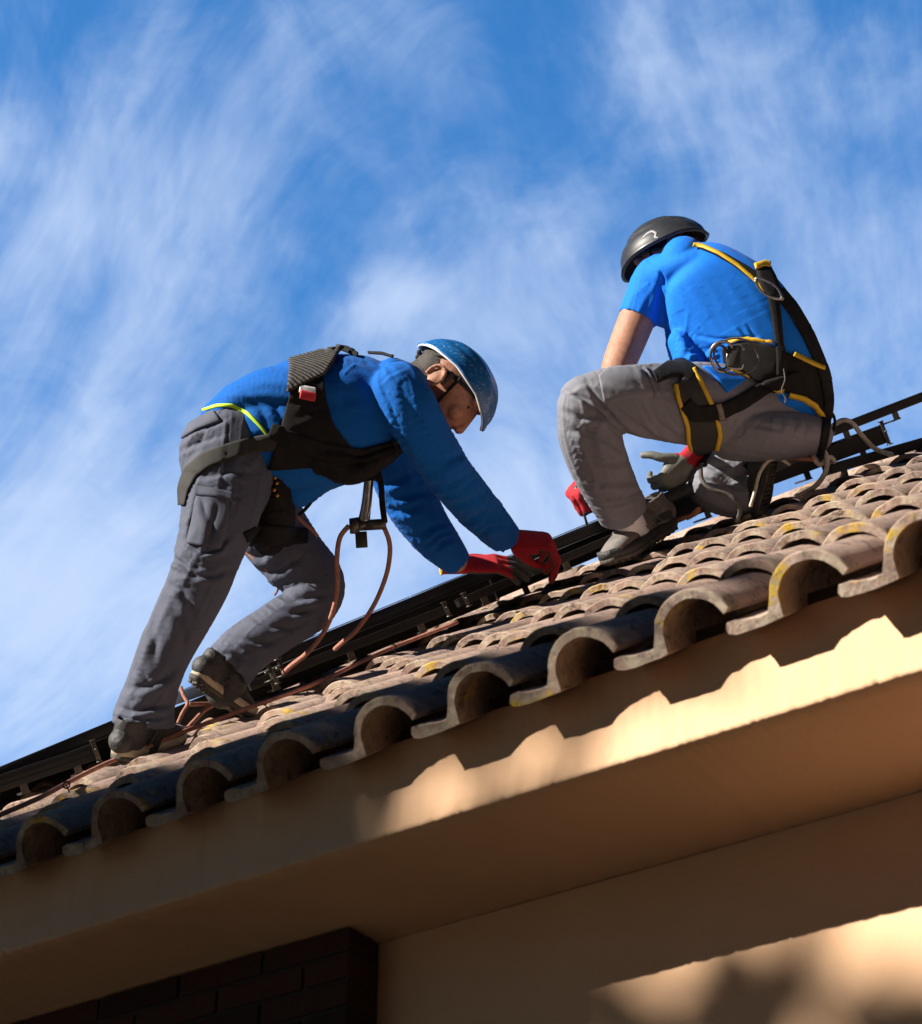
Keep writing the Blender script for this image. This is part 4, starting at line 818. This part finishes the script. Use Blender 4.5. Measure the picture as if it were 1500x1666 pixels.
def ropeobj(name, pts, r, mt, label, group=None, n=8):
    m = MB(); c = curve3(pts, n); rs = random.Random(len(pts)); m.tube(c, r, 10); return tag(m.make(name, mt), label, 'rope', group)
onroof = lambda x, y, h: rayplane(x, y, R(0, 0, h), ND)
ropeobj('safety_rope', [at(x, y, D_) for x, y, D_ in [(568, 855, 6.12), (553, 875, 6.12), (548, 910, 6.12), (549, 950, 6.13), (543, 990, 6.15), (527, 1028, 6.2), (500, 1062, 6.28), (475, 1082, 6.35), (462, 1094, 6.4)]], .0075, M['rope'], 'rust pink safety rope looping from the rope grab down to the tiles', 'safety rope lengths')
ropeobj('safety_rope', [at(x, y, D_) for x, y, D_ in [(624, 856, 6.12), (633, 880, 6.12), (634, 905, 6.13), (627, 940, 6.15), (608, 985, 6.2), (580, 1025, 6.28), (556, 1046, 6.36), (545, 1056, 6.42)]], .0072, M['rope'], 'darker pink rope hanging from the right end of the rope grab barrel', 'safety rope lengths')
ropeobj('safety_rope', [at(x, y, D_) for x, y, D_ in [(484, 840, 6.14), (496, 852, 6.14), (508, 862, 6.14), (517, 873, 6.14)]], .0055, M['rope'], 'short rope tail with a frayed knot sticking out below the bending worker\'s belly', 'safety rope lengths')
ropeobj('safety_rope', [at(x, y, D_) for x, y, D_ in [(395, 895, 6.24), (420, 915, 6.22), (440, 935, 6.24), (452, 955, 6.26), (447, 968, 6.28)]], .0035, M['rope'], 'thin cord behind the knees of the bending worker', 'safety rope lengths')
ropeobj('safety_rope', [at(x, y, D_) for x, y, D_ in [(290, 1176, 6.05), (297, 1160, 6.05), (305, 1145, 6.08), (298, 1130, 6.1), (294, 1118, 6.12)]], .006, M['rope'], 'forked orange rope end between the two shoes of the bending worker', 'safety rope lengths')
ropeobj('safety_rope', [at(x, y, D_) for x, y, D_ in [(300, 1190, 6.05), (315, 1174, 6.08), (332, 1156, 6.12), (345, 1146, 6.16), (308, 1146, 6.1)]], .0065, M['rope'], 'orange rope strand on the tiles under the raised heel', 'safety rope lengths')
cab = [(-30, 1338), (60, 1300), (120, 1268), (176, 1241), (240, 1215), (300, 1190), (350, 1172), (400, 1153), (460, 1132), (517, 1110), (560, 1090), (601, 1070), (640, 1053), (678, 1038), (745, 1012)]
cb = ropeobj('red_cable', [onroof(x, y, .016) for x, y in cab], .0065, M['rope'], 'long brick red cable running up the tiles below the solar panels with black cable ties', None, 4); cb['category'] = 'cable'
for x, y in [(108, 1277), (216, 1225), (430, 1142), (497, 1118), (640, 1053)]:
    c = onroof(x, y, .016); m = MB(); dd = nrm(onroof(x+10, y-4.4, .01)-c); a_ = nrm(np.cross(dd, ND)); m.tube([c+.0085*(math.cos(w)*a_+math.sin(w)*ND) for w in np.linspace(0, 6.283, 14)[:-1]], .0022, 6, closed=True); m.tube([c, c-.022*U*.9+.008*X], .0022, 6); m.make('cable_tie', M['cable'], cb)

# ---------------------------------------------------------------- person squatting on the right
pr = empty('person', at(1040, 905, 6.9), 'person in blue T-shirt and black helmet squatting with back turned, holding a screwdriver', 'person', 'roof workers')
c2 = pdir(-.36, -.93, .30); g2 = pdir(-.90, .36, .40); FR_ = frame_mat(at(1102, 424, 7.16), g2, c2)
shirt = [S(1112, 420, 6.92, 36, 44), S(1136, 448, 6.92, 70, 80), S(1180, 518, 6.90, 102, 95), S(1222, 602, 6.90, 106, 95), S(1248, 645, 6.94, 97, 84), S(1262, 672, 6.97, 86, 76)]
sleeve = [S(1112, 468, 6.94, 46, 44), S(1074, 452, 6.98, 40, 44), S(1054, 482, 6.97, 36, 38), S(1036, 519, 6.95, 32, 33)]
thigh = [S(1240, 668, 6.92, 66, 75), S(1165, 660, 6.82, 70, 66), S(1080, 655, 6.7, 64, 60), S(1005, 648, 6.62, 54, 52), S(952, 652, 6.6, 43, 46)]
shin = [S(948, 660, 6.6, 42, 46), S(958, 705, 6.64, 50, 48), S(976, 758, 6.72, 48, 44), S(1000, 808, 6.82, 43, 40), S(1013, 833, 6.87, 42, 38)]
thigh2 = [S(1285, 705, 7.08, 48, 60), S(1215, 738, 7.12, 50, 56), S(1158, 786, 7.1, 42, 46)]
shin2 = [S(1160, 790, 7.08, 42, 44), S(1195, 805, 7.06, 38, 40), S(1228, 802, 7.03, 33, 38)]
mb = MB()
mb.limb(shrink(shirt, .66)); mb.limb([S(1125, 455, 7.0, 30, 32), S(1112, 436, 7.08, 30, 31), S(1104, 428, 7.14, 32, 32)])
for q in (thigh, shin[:-1], thigh2, shin2[:-1]): mb.limb(shrink(q, .66), 'r', 'f')
mb.limb(shrink(sleeve, .8)); mb.limb([S(1050, 485, 6.97, 30, 31), S(1036, 520, 6.95, 30, 29), S(1019, 562, 6.92, 29, 28), S(1005, 600, 6.88, 27, 27), S(1000, 640, 6.9, 25, 25), S(985, 710, 6.96, 23, 23), S(974, 745, 7.05, 18, 18), S(966, 764, 7.07, 13, 14)])
mb.limb([S(1175, 470, 7.18, 32, 34), S(1180, 600, 7.3, 28, 28), S(1165, 690, 7.22, 22, 22), S(1128, 745, 7.12, 15, 15)])
mb.limb([S(1006, 815, 6.86, 23, 23), S(1016, 842, 6.88, 21, 22)])
build_head(mb, FR_, 1.1)
bodyr = skinmesh('body', mb, M['skin'], pr, voxel=.0045, smooth=5); eyes(bodyr, FR_, 1.1, None)
o, f, l, u = FR_; Q = lambda x, y, z: o+1.1*(x*f+y*l+z*u)
mb = MB(); mb.ell(Q(-.022, 0, .02), (f, l, u), (.080, .080, .076), 24); mb.ell(Q(-.045, 0, -.02), (f, l, u), (.05, .062, .045), 20); mb.ell(Q(.02, 0, .045), (f, l, u), (.085, .088, .055), 20)
skinmesh('hair', mb, MATS.get('dh') or mat('dark_hair', (.02, .016, .014), .8, nscale=140, nmix=.8, bump=.8, bscale=300), pr, voxel=.005, smooth=3, micro=.003)
helmet(pr, FR_, 1.06, [(0, .004), (22, .012), (55, .030), (95, .040), (130, .052), (160, .050), (180, .044)], (.03, 0, .0), (.158, .132, .156), M['helmet_black'], M['trim_dark'])
hb = [o_ for o_ in pr.children if o_.name.startswith('helmet')][-1]
strap('emblem', [(1046, 387), (1053, 380), (1061, 376), (1068, 379), (1065, 387), (1071, 386)], [1.2, 1.6, 1.8, 2.2, 2.2, 1.4], bvh(hb), mat('grey_print', (.30, .30, .32), .5), hb, off=.5, th=1., step=1.5)
# gloves
d = nrm(pdir(-.62, .74, -.12)); b = nrm(pdir(.30, .10, -.95)); b = nrm(b-(b@d)*d); t = np.cross(b, d); t = t if t@X < 0 else -t
hand('glove', pr, (at(1118, 750, 7.06), d, t, b), [(66, 44, 20), (70, 44, 20), (72, 46, 20), (76, 46, 22)], [(.015, .030, -.004), (.040, .060, -.010), (.052, .083, -.024), (.066, .098, -.040)], [M['red'], M['coat']], 1.2, darkside=0, tips=False)
gl = [o_ for o_ in pr.children if o_.name.startswith('glove')][-1]
d = nrm(pdir(-.55, .65, -.2)); b = nrm(pdir(-.70, -.50, -.35)); b = nrm(b-(b@d)*d); t = np.cross(d, b); t = t if t@F < 0 else -t
hand('glove', pr, (at(967, 764, 7.06), d, t, b), [(70, 80, 40), (72, 80, 40), (74, 80, 40), (76, 80, 40)], [(.02, .026, -.012), (.045, .040, -.032), (.062, .030, -.052), (.070, .010, -.062)], [M['red'], M['rubber']], 1.32)
sdv = empty('screwdriver', at(958, 868, 7.05), 'dark screwdriver gripped in a red glove, its tip on the solar panel edge', 'screwdriver')
m = MB(); m.tube([at(938, 790, 7.02), at(941, 804, 7.02), at(945, 820, 7.02)], [.012, .014, .012], 12); m.make('handle', M['frame'], sdv)
m = MB(); m.tube([at(945, 820, 7.02), at(953, 846, 7.03), at(959, 868, 7.04)], [.0050, .0045, .0055], 10); m.tube([at(956, 856, 7.03), at(959, 868, 7.04)], .007, 8); m.make('shaft', M['darkmetal'], sdv)
# trousers
mb = MB(); mb.limb(thigh, 'r', 'r', fold=(.0035, 3.5)); mb.limb(shin, 'r', 'hem', fold=(.003, 4)); mb.limb(thigh2, 'r', 'r', fold=(.003, 4)); mb.limb(shin2, 'r', 'hem', fold=(.004, 6))
mb.limb([S(1195, 700, 6.88, 50, 78), S(1255, 706, 6.88, 44, 88), S(1305, 708, 6.92, 36, 76)], fold=(.003, 5)); mb.limb([S(1180, 645, 6.86, 50, 60), S(1240, 650, 6.95, 60, 75)])
CRT = [([(922, 628), (955, 655), (1000, 698), (1010, 712)], 3, 7), ([(930, 640), (965, 652), (992, 672), (1002, 690)], 3, 5), ([(955, 622), (975, 655), (1000, 685), (1024, 704)], 3, 6), ([(998, 664), (1035, 692), (1070, 716), (1095, 726)], 4, 6), ([(1055, 652), (1072, 690), (1100, 712), (1122, 718)], 4, 7), ([(1040, 655), (1060, 690), (1080, 712)], 3, 5),
       ([(1045, 600), (1052, 620), (1066, 645)], 3, 6), ([(1060, 598), (1070, 625), (1086, 650)], 3, 5), ([(1078, 640), (1092, 672), (1108, 698)], 3, 5), ([(918, 668), (945, 682), (975, 676), (1004, 680)], 4, 6), ([(924, 700), (955, 706), (985, 715), (1014, 735)], 4, 6), ([(935, 738), (965, 752), (1000, 755), (1030, 748)], 4, 5),
       ([(945, 772), (975, 788), (1010, 786), (1042, 782)], 4, 6), ([(955, 800), (985, 812), (1020, 808), (1050, 796)], 3, 6), ([(968, 822), (1000, 822), (1040, 808)], 2.5, 5), ([(940, 655), (960, 720), (968, 770)], 7, 3), ([(1230, 690), (1270, 700), (1300, 715)], 4, 3), ([(1140, 750), (1165, 760), (1195, 755)], 4, 6), ([(1135, 775), (1160, 785), (1190, 790)], 4, 6), ([(1150, 735), (1180, 745), (1215, 748)], 4, 5), ([(1210, 782), (1222, 800), (1224, 822)], 2.5, 5)]
trr = skinmesh('trousers', mb, M['trouser2'], pr, voxel=.0046, smooth=9, creases=[(a, b, c*1.3) for a, b, c in CRT])
B3 = bvh(trr)
patch('pocket_flap', [(974, 612), (985, 600), (1010, 596), (1040, 600), (1050, 606)], [(982, 655), (1000, 653), (1022, 648), (1045, 647), (1062, 645)], B3, M['trouser2'], trr, off=3, th=4)
# T-shirt
FLANK = X*.5+F*.866
shirt2 = [(p, a*w1, b*w2) for (p, a, b), w1, w2 in zip(shirt, (1., 1.03, 1.08, 1.08, 1.06, 1.04), (1., .85, .72, .72, .8, .9))]
mb = MB(); mb.limb(shirt2, 'r', 'hem', fold=(.0007, 2.5), ref=FLANK); mb.limb([S(1106, 480, 6.95, 40, 36), S(1082, 508, 6.97, 26, 28)]); mb.limb(sleeve, 'r', 'hem', fold=(.002, 3)); mb.limb([S(1180, 470, 7.12, 38, 44), S(1180, 500, 7.24, 34, 38), S(1182, 540, 7.3, 32, 33)], 'r', 'hem')
mb.limb([S(1066, 452, 6.97, 30, 34), S(1094, 438, 6.93, 30, 40), S(1126, 430, 6.90, 27, 44), S(1168, 442, 6.92, 32, 50)]); mb.limb([S(1318, 672, 6.95, 20, 60), S(1328, 705, 6.95, 14, 60), S(1332, 738, 6.95, 8, 40)]); mb.limb([S(1106, 560, 6.92, 22, 50), S(1125, 600, 6.90, 26, 60), S(1150, 640, 6.88, 22, 50)], fold=(.004, 9)); mb.limb([S(1222, 655, 6.94, 22, 60), S(1262, 656, 6.93, 22, 80), S(1305, 660, 6.97, 24, 70)])
CRH = [([(1054, 424), (1074, 438), (1082, 470), (1080, 515)], 2, 4), ([(1078, 445), (1074, 480), (1068, 520)], 4, 8), ([(1085, 470), (1082, 510), (1090, 550), (1094, 585)], 5, 5), ([(1022, 470), (1016, 495), (1010, 512)], 3, 3), ([(1128, 545), (1165, 552), (1200, 552), (1230, 548)], 2.5, 5), ([(1165, 562), (1195, 556), (1225, 566)], 2, 4),
       ([(1100, 598), (1125, 588), (1150, 572), (1165, 560)], 3, 6), ([(1108, 575), (1130, 572), (1155, 566)], 3, 4), ([(1118, 610), (1140, 592), (1160, 578)], 3, 5), ([(1202, 535), (1212, 545), (1222, 552)], 2, 4), ([(1216, 530), (1224, 542), (1232, 550)], 2, 4), ([(1300, 560), (1310, 590), (1325, 620)], 5, 3), ([(1240, 660), (1275, 656), (1310, 662)], 4, 4), ([(1120, 540), (1122, 560), (1115, 585)], 4, 4)]
ts = skinmesh('t_shirt', mb, M['tshirt'], pr, voxel=.0048, smooth=13, creases=CRH)
B4 = bvh(trr, ts)
mb = MB(); mb.limb([S(1180, 583, 6.66, 15, 20), S(1215, 590, 6.66, 34, 24), S(1262, 606, 6.68, 38, 26), S(1305, 626, 6.74, 38, 30), S(1332, 640, 6.82, 36, 34)], fold=(.003, 9))
hz2 = mb; H2 = B4
hr2 = patch('harness', [(1176, 566), (1205, 555), (1255, 561), (1292, 580), (1320, 592), (1343, 604)], [(1180, 600), (1215, 612), (1252, 628), (1290, 643), (1322, 660), (1345, 682)], B4, M['web'], pr, off=6, th=9)
B5 = B4+bvh(hr2)
def piping(pts, w=3.0, off=9): return strap('piping', pts, w, B5, M['yellow'], hr2, off=off, th=3, step=2.5)
piping([(1186, 560), (1205, 553), (1232, 553), (1256, 559)]); piping([(1290, 578), (1315, 590), (1339, 601)]); piping([(1188, 603), (1203, 608), (1218, 614)]); piping([(1244, 628), (1262, 632), (1275, 635)], 3.2); piping([(1284, 640), (1305, 646), (1326, 658), (1343, 680)], 3.4)
patch('shoulder_strap', [(1134, 398), (1156, 404), (1185, 417), (1215, 434), (1236, 448)], [(1134, 404), (1160, 414), (1190, 431), (1222, 456), (1246, 480)], B4, M['web'], hr2, off=5, th=5)
strap('piping', [(1126, 401), (1145, 404), (1170, 415), (1200, 434), (1225, 455), (1246, 477)], 3.0, B4, M['yellow'], hr2, off=10, th=3, step=2.5)
strap('back_strap', [(1256, 478), (1262, 510), (1266, 545), (1270, 580), (1272, 610)], [9, 8, 7, 7, 9], B5, M['web'], hr2, off=5, th=4)
strap('back_strap', [(1266, 474), (1290, 504), (1314, 545), (1334, 590), (1344, 620)], [9, 10, 10, 9, 8], B5, M['web'], hr2, off=5, th=4)
strap('back_strap', [(1343, 620), (1348, 650), (1346, 680), (1340, 715), (1334, 742)], [9, 8, 7, 6, 5], B5, M['web'], hr2, off=3, th=5)
patch('back_plate', [(1226, 440), (1236, 470), (1250, 486)], [(1248, 437), (1262, 462), (1272, 484)], B5, M['web'], hr2, off=14, th=9)
strap('piping', [(1225, 440), (1237, 436), (1248, 438)], 5, B5, M['yellow'], hr2, off=20, th=6, step=2)
m = MB(); m.tube(curve3([at(x, y, 6.60) for x, y in [(1229, 456), (1234, 468), (1244, 478), (1258, 485), (1274, 487)]], 6), .0045, 10); m.tube(curve3([at(1229, 456, 6.60), at(1234, 452, 6.6), at(1262, 466, 6.6), at(1274, 487, 6.60)], 5), .004, 10); m.make('d_ring', M['metal'], hr2)
strap('leg_strap', [(1352, 600), (1300, 612), (1250, 628), (1205, 655), (1180, 666), (1150, 674)][1:], [9, 11, 12, 12, 12], B5, M['web'], hr2, off=8, th=4)
patch('leg_pad', [(1098, 626), (1103, 650), (1110, 676), (1118, 704), (1127, 734)], [(1126, 604), (1141, 632), (1156, 660), (1168, 692), (1168, 728)], B5, M['webgrey'], hr2, off=4, th=6)
B6 = B5+bvh(hr2)
strap('piping', [(1097, 626), (1101, 648), (1109, 670), (1117, 692), (1119, 712), (1126, 732)], 3.2, B5, M['yellow'], hr2, off=11, th=3, step=2.5)
strap('piping', [(1127, 603), (1140, 628), (1152, 652), (1166, 684), (1170, 706), (1166, 728)], 3.4, B5, M['yellow'], hr2, off=11, th=3, step=2.5)
strap('leg_strap', [(1112, 656), (1128, 672), (1146, 672), (1175, 666), (1186, 664)], [12, 14, 13, 11, 11], B5, M['web'], hr2, off=13, th=4)
strap('buckle_slide', [(1163, 656), (1172, 682)], [5, 5], B5, M['darkmetal'], hr2, off=18, th=3, step=2)
strap('thigh_strap', [(1064, 616), (1086, 604), (1110, 600), (1128, 612)], [9, 13, 14, 12], B5, M['web'], hr2, off=9, th=4)
strap('crotch_strap', [(1146, 728), (1142, 745), (1140, 760)], [16, 9, 5], B4, M['web'], hr2, off=2, th=6)
patch('shirt_tuck', [(1142, 598), (1160, 612), (1182, 640)], [(1178, 600), (1205, 612), (1214, 618)], B4, M['tshirt'], ts, off=5, th=3)
m = MB(); c = at(1194, 580, 6.58); m.box(c, (X, U, F), (.021, .034, .006), 0, .004); m.make('webbing_loop', M['webgrey'], hr2)
m = MB(); m.tube(curve3([at(x, y, 6.59) for x, y in [(1186, 564), (1206, 562), (1209, 570)]], 4), .005, 8); m.tube(curve3([at(x, y, 6.59) for x, y in [(1182, 597), (1204, 600), (1208, 592)]], 4), .005, 8); m.tube([at(1184, 566, 6.6), at(1182, 597, 6.6)], .0035, 8); m.make('buckle', M['metal'], hr2)
for i, (cx, cy, rx, ry, r_, mt) in enumerate([(1176, 580, 20, 25, .0045, 'metal'), (1198, 580, 36, 30, .0035, 'ropeg'), (1171, 582, 15, 20, .004, 'webgrey')]):
    m = MB(); m.tube([at(cx+rx*math.cos(w)*(1+.08*math.sin(2*w)), cy+ry*math.sin(w), 6.585+.012*math.sin(w)) for w in np.linspace(0, 6.283, 34)[:-1]], r_, 8, closed=True); m.make('side_ring' if i != 1 else 'cord_loop', M[mt], hr2)
m = MB(); m.tube(curve3([at(x, y, 6.62) for x, y in [(1275, 600), (1277, 618), (1272, 634), (1278, 648), (1277, 656)]], 5), .0022, 8); m.make('cord', M['ropeg'], hr2)
m = MB(); m.tube(curve3([at(x, y, 7.0) for x, y in [(1348, 668), (1356, 676), (1358, 690), (1352, 704), (1344, 708)]], 6), .005, 8); m.make('gear_loop', M['web'], hr2)
# shoes
shoe('shoe', pr, at(1098, 857, 7.02), at(988, 924, 6.80), pdir(-.52, -.84, -.25), [M['shoe2'], M['shoe'], M['sole_dark']], label='shoe standing on the tiles with white sock above')
so_ = MB(); so_.limb([S(1012, 822, 6.84, 26, 25), S(1022, 846, 6.86, 25, 25), S(1038, 872, 6.92, 22, 24)], 'f', 'r'); so_.make('sock', M['sock'], pr)
shoe('shoe', pr, at(1262, 742, 6.92), at(1240, 845, 6.98), pdir(-.80, .02, .62), [M['shoe'], M['shoe'], M['sole_dark']], label='shoe of the kneeling leg with its dark sole facing us')
# ropes round the kneeling foot
PG = 'ropes around the squatting worker'
def rp_(pts, r, mt, lab): return ropeobj('work_rope', [at(*q) for q in pts], r, M[mt], lab, PG)
rp_([(1140, 755, 6.9), (1142, 780, 6.88), (1158, 796, 6.87), (1182, 804, 6.87), (1198, 815, 6.87), (1204, 832, 6.9), (1198, 848, 6.95)], .0075, 'ropeg', 'grey rope dropping from the crotch of the harness and bending onto the tiles')
rp_([(1221, 824, 6.86), (1228, 800, 6.84), (1236, 770, 6.84), (1250, 750, 6.85), (1268, 746, 6.88), (1284, 756, 6.92)], .006, 'ropew', 'pale frayed rope end arching over the sole of the kneeling shoe')
rp_([(1275, 744, 6.95), (1300, 746, 6.93), (1330, 748, 6.93)], .0085, 'rope', 'reddish rope running level behind the kneeling shoe')
rp_([(1296, 808, 6.98), (1325, 792, 6.93), (1342, 770, 6.9), (1346, 748, 6.9), (1338, 732, 6.92), (1324, 740, 6.93), (1334, 756, 6.92), (1350, 744, 6.91), (1358, 752, 6.92)], .0085, 'ropew', 'knotted pale rope right of the kneeling shoe, curling down to the tiles')
rp_([(1346, 712, 7.1), (1352, 696, 7.08), (1370, 684, 7.06), (1386, 688, 7.05), (1402, 708, 7.05), (1424, 730, 7.08), (1452, 740, 7.12)], .0085, 'ropew', 'cream rope arching over the dark rail at the right edge')

# ---------------------------------------------------------------- garden trees whose shade falls on the eave, plus unseen ones added to cut light
def tree(label, base, crowns, leaf, nleaf, seed, group='garden trees around the house'):
    e = empty('tree', base, label, 'tree', group); rs = np.random.RandomState(seed); cm = np.mean([c for c, r in crowns], 0)
    m = MB(); top = cm*1.0; b = np.array(base, float); mid = (b+top)/2+np.array([.3, .1, 0]); H_ = top[2]
    m.tube(curve3([b, mid*.5+b*.5, mid, top], 6), list(np.linspace(.045*H_**.5+.08, .05, 19)), 12)
    for c, r in crowns:
        for k in range(3): q = c+rs.normal(0, 1, 3)*np.array(r)*.4; m.tube(curve3([mid*.6+top*.4+rs.normal(0, .1, 3), (mid+q)/2+rs.normal(0, .1, 3), q], 4), list(np.linspace(.07, .015, 9)), 7)
    m.make('trunk', M['bark'], e); V = []; Fc = []
    tot = sum(np.prod(r)**(2/3) for c, r in crowns)
    for c, r in crowns:
        n = int(nleaf*np.prod(r)**(2/3)/tot); p = rs.normal(0, 1, (n, 3)); p /= np.linalg.norm(p, axis=1, keepdims=True); p *= rs.uniform(.15, 1, (n, 1))**.45; p *= 1+.22*np.sin(p[:, :1]*7+seed)*np.cos(p[:, 1:2]*6)
        p = p*np.array(r)+c; a = rs.normal(0, 1, (n, 3)); a /= np.linalg.norm(a, axis=1, keepdims=True); b2 = np.cross(a, rs.normal(0, 1, (n, 3))); b2 /= np.linalg.norm(b2, axis=1, keepdims=True); s = leaf*rs.uniform(.6, 1.2, (n, 1))
        q = np.stack([p-a*s, p+b2*s*.45, p+a*s, p-b2*s*.45], 1).reshape(-1, 3); k0_ = len(V); V += list(q); Fc += [(k0_+4*i, k0_+4*i+1, k0_+4*i+2, k0_+4*i+3) for i in range(n)]
    mesh('crown', V, Fc, M['leaf'], e, False)
DT = 15.0
sh = []
for a, w, z, r in [(-4.6, .3, -.66, 1.15), (-3.7, .3, -.62, 1.10), (-2.9, .3, -.58, 1.05), (-2.2, .3, -.54, .95), (-1.6, .3, -.50, .80), (-1.0, .25, -.30, .48)]:
    sh.append((Hh(a, w, z)-LD*DT, (r, r, r)))
for a, q, h, r in [(-1.1, .30, 0, .30), (-.75, .26, 0, .28), (-.35, .22, .02, .24), (.02, .20, .02, .21)]: sh.append((R(a, q, h)-LD*DT, (r, r, r)))
tree('tall leafy tree at the left whose shade falls on the left end of the eave', (sh[2][0][0], sh[2][0][1], 0), sh, .10, 26000, 3)
sh = []
wp = Hh(0, WW, 0)
for x, y, r in [(1195, 1640, .13), (1480, 1700, .14), (820, 1700, .30)]: sh.append((rayplane(x, y, wp, UH)-LD*21, (r, r, r)))
sh.append((Hh(-.85, .1, -.45)-LD*21, (.34, .34, .26)))
tree('slender young tree at the left whose leaf shadows dapple the house wall', (sh[0][0][0]-.2, sh[0][0][1], 0), sh, .085, 1300, 5)
sh = [(Hh(a, WW, z)-LD*17, (r, r, r)) for a, z, r in [(-1.6, -1.75, .95), (-.2, -1.85, .95), (1.2, -1.95, .95), (2.6, -2.0, .95)]]
tree('unseen wide hedge-like tree added at the left to shade the lower house wall', (sh[1][0][0], sh[1][0][1], 0), sh, .13, 12000, 9)  # unseen tree added to cut light bounced from the lower wall
for i, (x, y, h, r, lab) in enumerate([(16, 2, 10, 4.5, 'unseen broad dark tree added on the right to block sky light'), (-9.5, -10, 9, 3.6, 'unseen broad dark tree added left behind the camera to block sky light'), (-15, 0, 3.6, 2.4, 'unseen low round tree added on the far left to block sky light'), (-14, 6, 3.2, 2.2, 'unseen low round tree added on the left beyond the house to block sky light')]):
    tree(lab, (x, y, 0), [(np.array([x, y, h*.55]), (r, r, h*.42)), (np.array([x+1.2, y+.5, h*.35]), (r*.8, r*.8, h*.3))], .26, 3500, 20+i)  # unseen trees added around the house to block low sky light
# unseen tall house added behind the camera to block sky light from the eave
nb_ = empty('blocker_house', (5, -7, 0), 'unseen tall dark house added behind the camera to block sky light', 'house')
E3 = (np.array([1., 0, 0]), np.array([0, 1., 0]), np.array([0, 0, 1.])); DW = mat('dark_render', (.07, .05, .038), .95, (.05, .038, .03), 2, .6, .4, 60)
m = MB(); m.box((6, -9.5, 5.2), E3, (11, 4, 5.2)); m.make('wall', DW, nb_, False)
m = MB(); v = [(-5.6, -13.9, 10.4), (17.6, -13.9, 10.4), (17.6, -5.1, 10.4), (-5.6, -5.1, 10.4), (-5.6, -9.5, 12.6), (17.6, -9.5, 12.6)]; m.add(v, [(0, 1, 5, 4), (3, 4, 5, 2), (0, 4, 3), (1, 2, 5), (0, 3, 2, 1)]); m.make('roof', mat('dark_slate', (.05, .04, .04), .9), nb_, False)
for k in range(5):
    for z in (2.0, 5.0, 8.0): m = MB(); m.box((-2.5+k*4.2, -5.5, z), E3, (.6, .03, .8), 0, .01); w_ = m.make('window', M['frame'], nb_); m = MB(); m.box((-2.5+k*4.2, -5.46, z), E3, (.54, .012, .74)); m.make('pane', M['glass'], w_, False)  # windows and panes only dress the added light blocker
